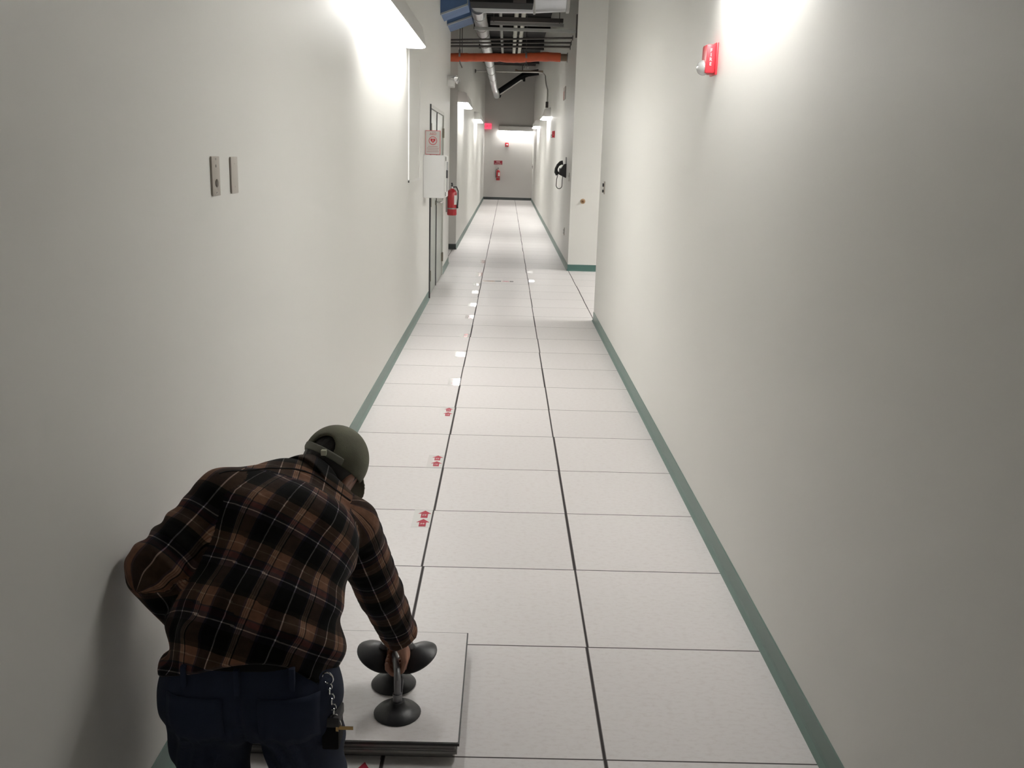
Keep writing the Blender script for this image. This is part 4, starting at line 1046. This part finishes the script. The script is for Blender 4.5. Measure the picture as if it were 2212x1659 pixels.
def back_of(x, z):
    ys = np.linspace(1.70, 2.0, 400).astype(np.float32)
    P = np.stack([np.full(400, x), ys, np.full(400, z)], 1).astype(np.float32)
    i = np.nonzero(jeans(P) < 0)[0]
    return float(ys[i[0]]) if len(i) else 1.85
for x in (-0.66, -0.545, -0.43):
    y = back_of(x, 0.50)
    MB().box((x - 0.006, y - 0.010, 0.475), (x + 0.006, y + 0.004, 0.535), 0.002).build('belt_loop', denimp_m, person)
# back pockets as shallow patches following the seat
for x0_ in (-0.70, -0.50):
    bm = MB(); nx, nz = 9, 9; grid = []
    for i in range(nx + 1):
        col_ = []
        for j in range(nz + 1):
            x = x0_ + 0.125 * i / nx; z = 0.470 - 0.105 * j / nz - (0.015 * (1 - abs(2 * i / nx - 1)) if j == nz else 0)
            col_.append(bm.bm.verts.new((x, back_of(x, z) - 0.0015, z)))
        grid.append(col_)
    for i in range(nx):
        for j in range(nz): bm.bm.faces.new((grid[i][j], grid[i + 1][j], grid[i + 1][j + 1], grid[i][j + 1]))
    pk = bm.build('back_pocket', denimp_m, person)
    so = pk.modifiers.new('thick', 'SOLIDIFY'); so.thickness = 0.002
# boots
for a_ in (ANL, ANR):
    x = a_[0]
    def boot(P, x=x, a_=a_):
        d = eseg(P, (x, a_[1] - 0.015, 0.050), (x, a_[1] + 0.165, 0.034), (1, 0, 0), (0.046, 0.042), (0.046, 0.030))
        d = smin(d, cone(P, (x, a_[1], 0.05), (x, a_[1], 0.13), 0.048, 0.046), 0.02)
        return np.maximum(d, 0.012 - P[:, 2])
    b_ = sdf_obj('boot', boot, (x - 0.08, a_[1] - 0.10, 0), (x + 0.08, a_[1] + 0.26, 0.19), 0.005, boot_m, person)
    MB().box((x - 0.044, a_[1] - 0.062, 0.0), (x + 0.044, a_[1] + 0.205, 0.016), 0.006).build('sole', dark_m, b_)
# --- hair and cap
def hair(P):
    d = hball(P, hp_(0, 0.016, 0.008), (0.0755, 0.0900, 0.0880))
    q = P - V(*HEAD); u = q @ UP.astype(np.float32); b = q @ BK.astype(np.float32)
    d = np.maximum(d, -(b + 0.02 + 0.0 * u))
    d = np.maximum(d, -(u + 0.052))
    return d + 0.0008 * np.sin(300 * (P @ RT.astype(np.float32)))
hr = sdf_obj('hair', hair, tuple(np.array(HEAD) - 0.14), tuple(np.array(HEAD) + 0.14), 0.0036, hair_m, person)
CAPC = hp_(0, 0.030, 0.006); CAPR = (0.0855, 0.0915, 0.1000)
def rim_h(P):
    q = P - V(*CAPC); return q @ UP.astype(np.float32), q @ BK.astype(np.float32), q @ RT.astype(np.float32)
def cap(P):
    o_ = hball(P, CAPC, CAPR)
    u, b, r = rim_h(P)
    d = np.maximum(o_, -(o_ + 0.0075))
    d = np.maximum(d, -(u + 0.020 + 0.33 * b))
    arch = np.sqrt((r / 0.034) ** 2 + ((u + 0.034) / 0.040) ** 2) - 1        # arched opening at the back
    arch = np.where(b > 0, arch * 0.034, 1)
    return np.maximum(d, -arch) + 0.0012 * np.exp(-((r) / 0.004) ** 2) * 0
cp_ = sdf_obj('cap', cap, tuple(np.array(CAPC) - 0.13), tuple(np.array(CAPC) + 0.13), 0.0034, cap_m, person)
def strap(P):
    o_ = hball(P, CAPC, tuple(np.array(CAPR) + 0.0035))
    u, b, r = rim_h(P)
    d = np.maximum(o_, -(o_ + 0.0085))
    d = np.maximum(d, np.abs(u + 0.010 + 0.33 * b) - 0.0100)
    return np.maximum(d, np.maximum(-b + 0.01, np.abs(r) - 0.062))
st_ = sdf_obj('strap', strap, tuple(np.array(CAPC) - 0.12), tuple(np.array(CAPC) + 0.12), 0.0030, capb_m, cp_)
cl = np.array(hp_(-0.018, 0.030 - 0.044, 0.006)) + BK * 0.0915
MB().box(cl - 0.007, cl + 0.007, 0.002).build('clasp', cream_m, cp_)
def brim(P):
    u, b, r = rim_h(P)
    sh_ = np.abs(u - 0.012 - 0.25 * (b + 0.09) + 0.016 * (r / 0.08) ** 2) - 0.004
    e = np.sqrt((r / 0.080) ** 2 + ((b + 0.075) / 0.085) ** 2) - 1
    d = np.maximum(sh_, e * 0.08)
    return np.maximum(d, b + 0.045 - 0.0 * u)
sdf_obj('brim', brim, tuple(np.array(CAPC) - 0.20), tuple(np.array(CAPC) + 0.16), 0.0040, cap_m, cp_)
MB().lathe(tuple(np.array(CAPC) + UP * 0.089), UP, [(0, 0.004), (0.005, 0.003), (0.007, 0), (0.006, -0.002)], 12).build('cap_button', cap_m, cp_)

# keys and pouch hanging at the right hip
o = thing('key_ring', (-0.353, 1.87, 0.50), 'silver key chain and brass key hanging at the right hip', 'keys')
def torus(c, nrm, R, r, seg=20):
    c = Vector(c); n = Vector(nrm).normalized(); x = n.orthogonal().normalized(); y = n.cross(x)
    pts = [c + x * math.cos(2 * math.pi * k / seg) * R + y * math.sin(2 * math.pi * k / seg) * R for k in range(seg + 1)]
    return MB().tube(pts, r, 8)
kx, ky = -0.352, 1.845
torus((kx - 0.010, ky, 0.490), (0.3, 1, 0), 0.013, 0.0020).build('clip', chrome_m, o)
for k in range(7):
    torus((kx - 0.008 + 0.002 * k, ky + 0.001 * (k % 2), 0.470 - k * 0.0125), (1 if k % 2 else 0.1, 0.1 if k % 2 else 1, 0), 0.0075, 0.0016, 12).build('chain_link', chrome_m, o)
torus((kx + 0.006, ky, 0.380), (0.2, 1, 0), 0.012, 0.0016).build('ring', chrome_m, o)
MB().cyl((kx + 0.008, ky - 0.003, 0.372), (kx + 0.013, ky - 0.003, 0.372), 0.010, seg=16).box((kx + 0.012, ky - 0.007, 0.368), (kx + 0.045, ky - 0.004, 0.375)).build('key', brass_m, o)
o = thing('belt_pouch', (-0.356, 1.87, 0.33), 'black pouch on the right hip below the keys', 'pouch')
MB().box((-0.376, 1.835, 0.318), (-0.338, 1.895, 0.395), 0.006).build('pouch_body', belt_m, o)
MB().box((-0.378, 1.833, 0.375), (-0.336, 1.897, 0.400), 0.004).build('pouch_flap', mat('pouch_flap_black', (0.015, 0.014, 0.015), 0.5), o)
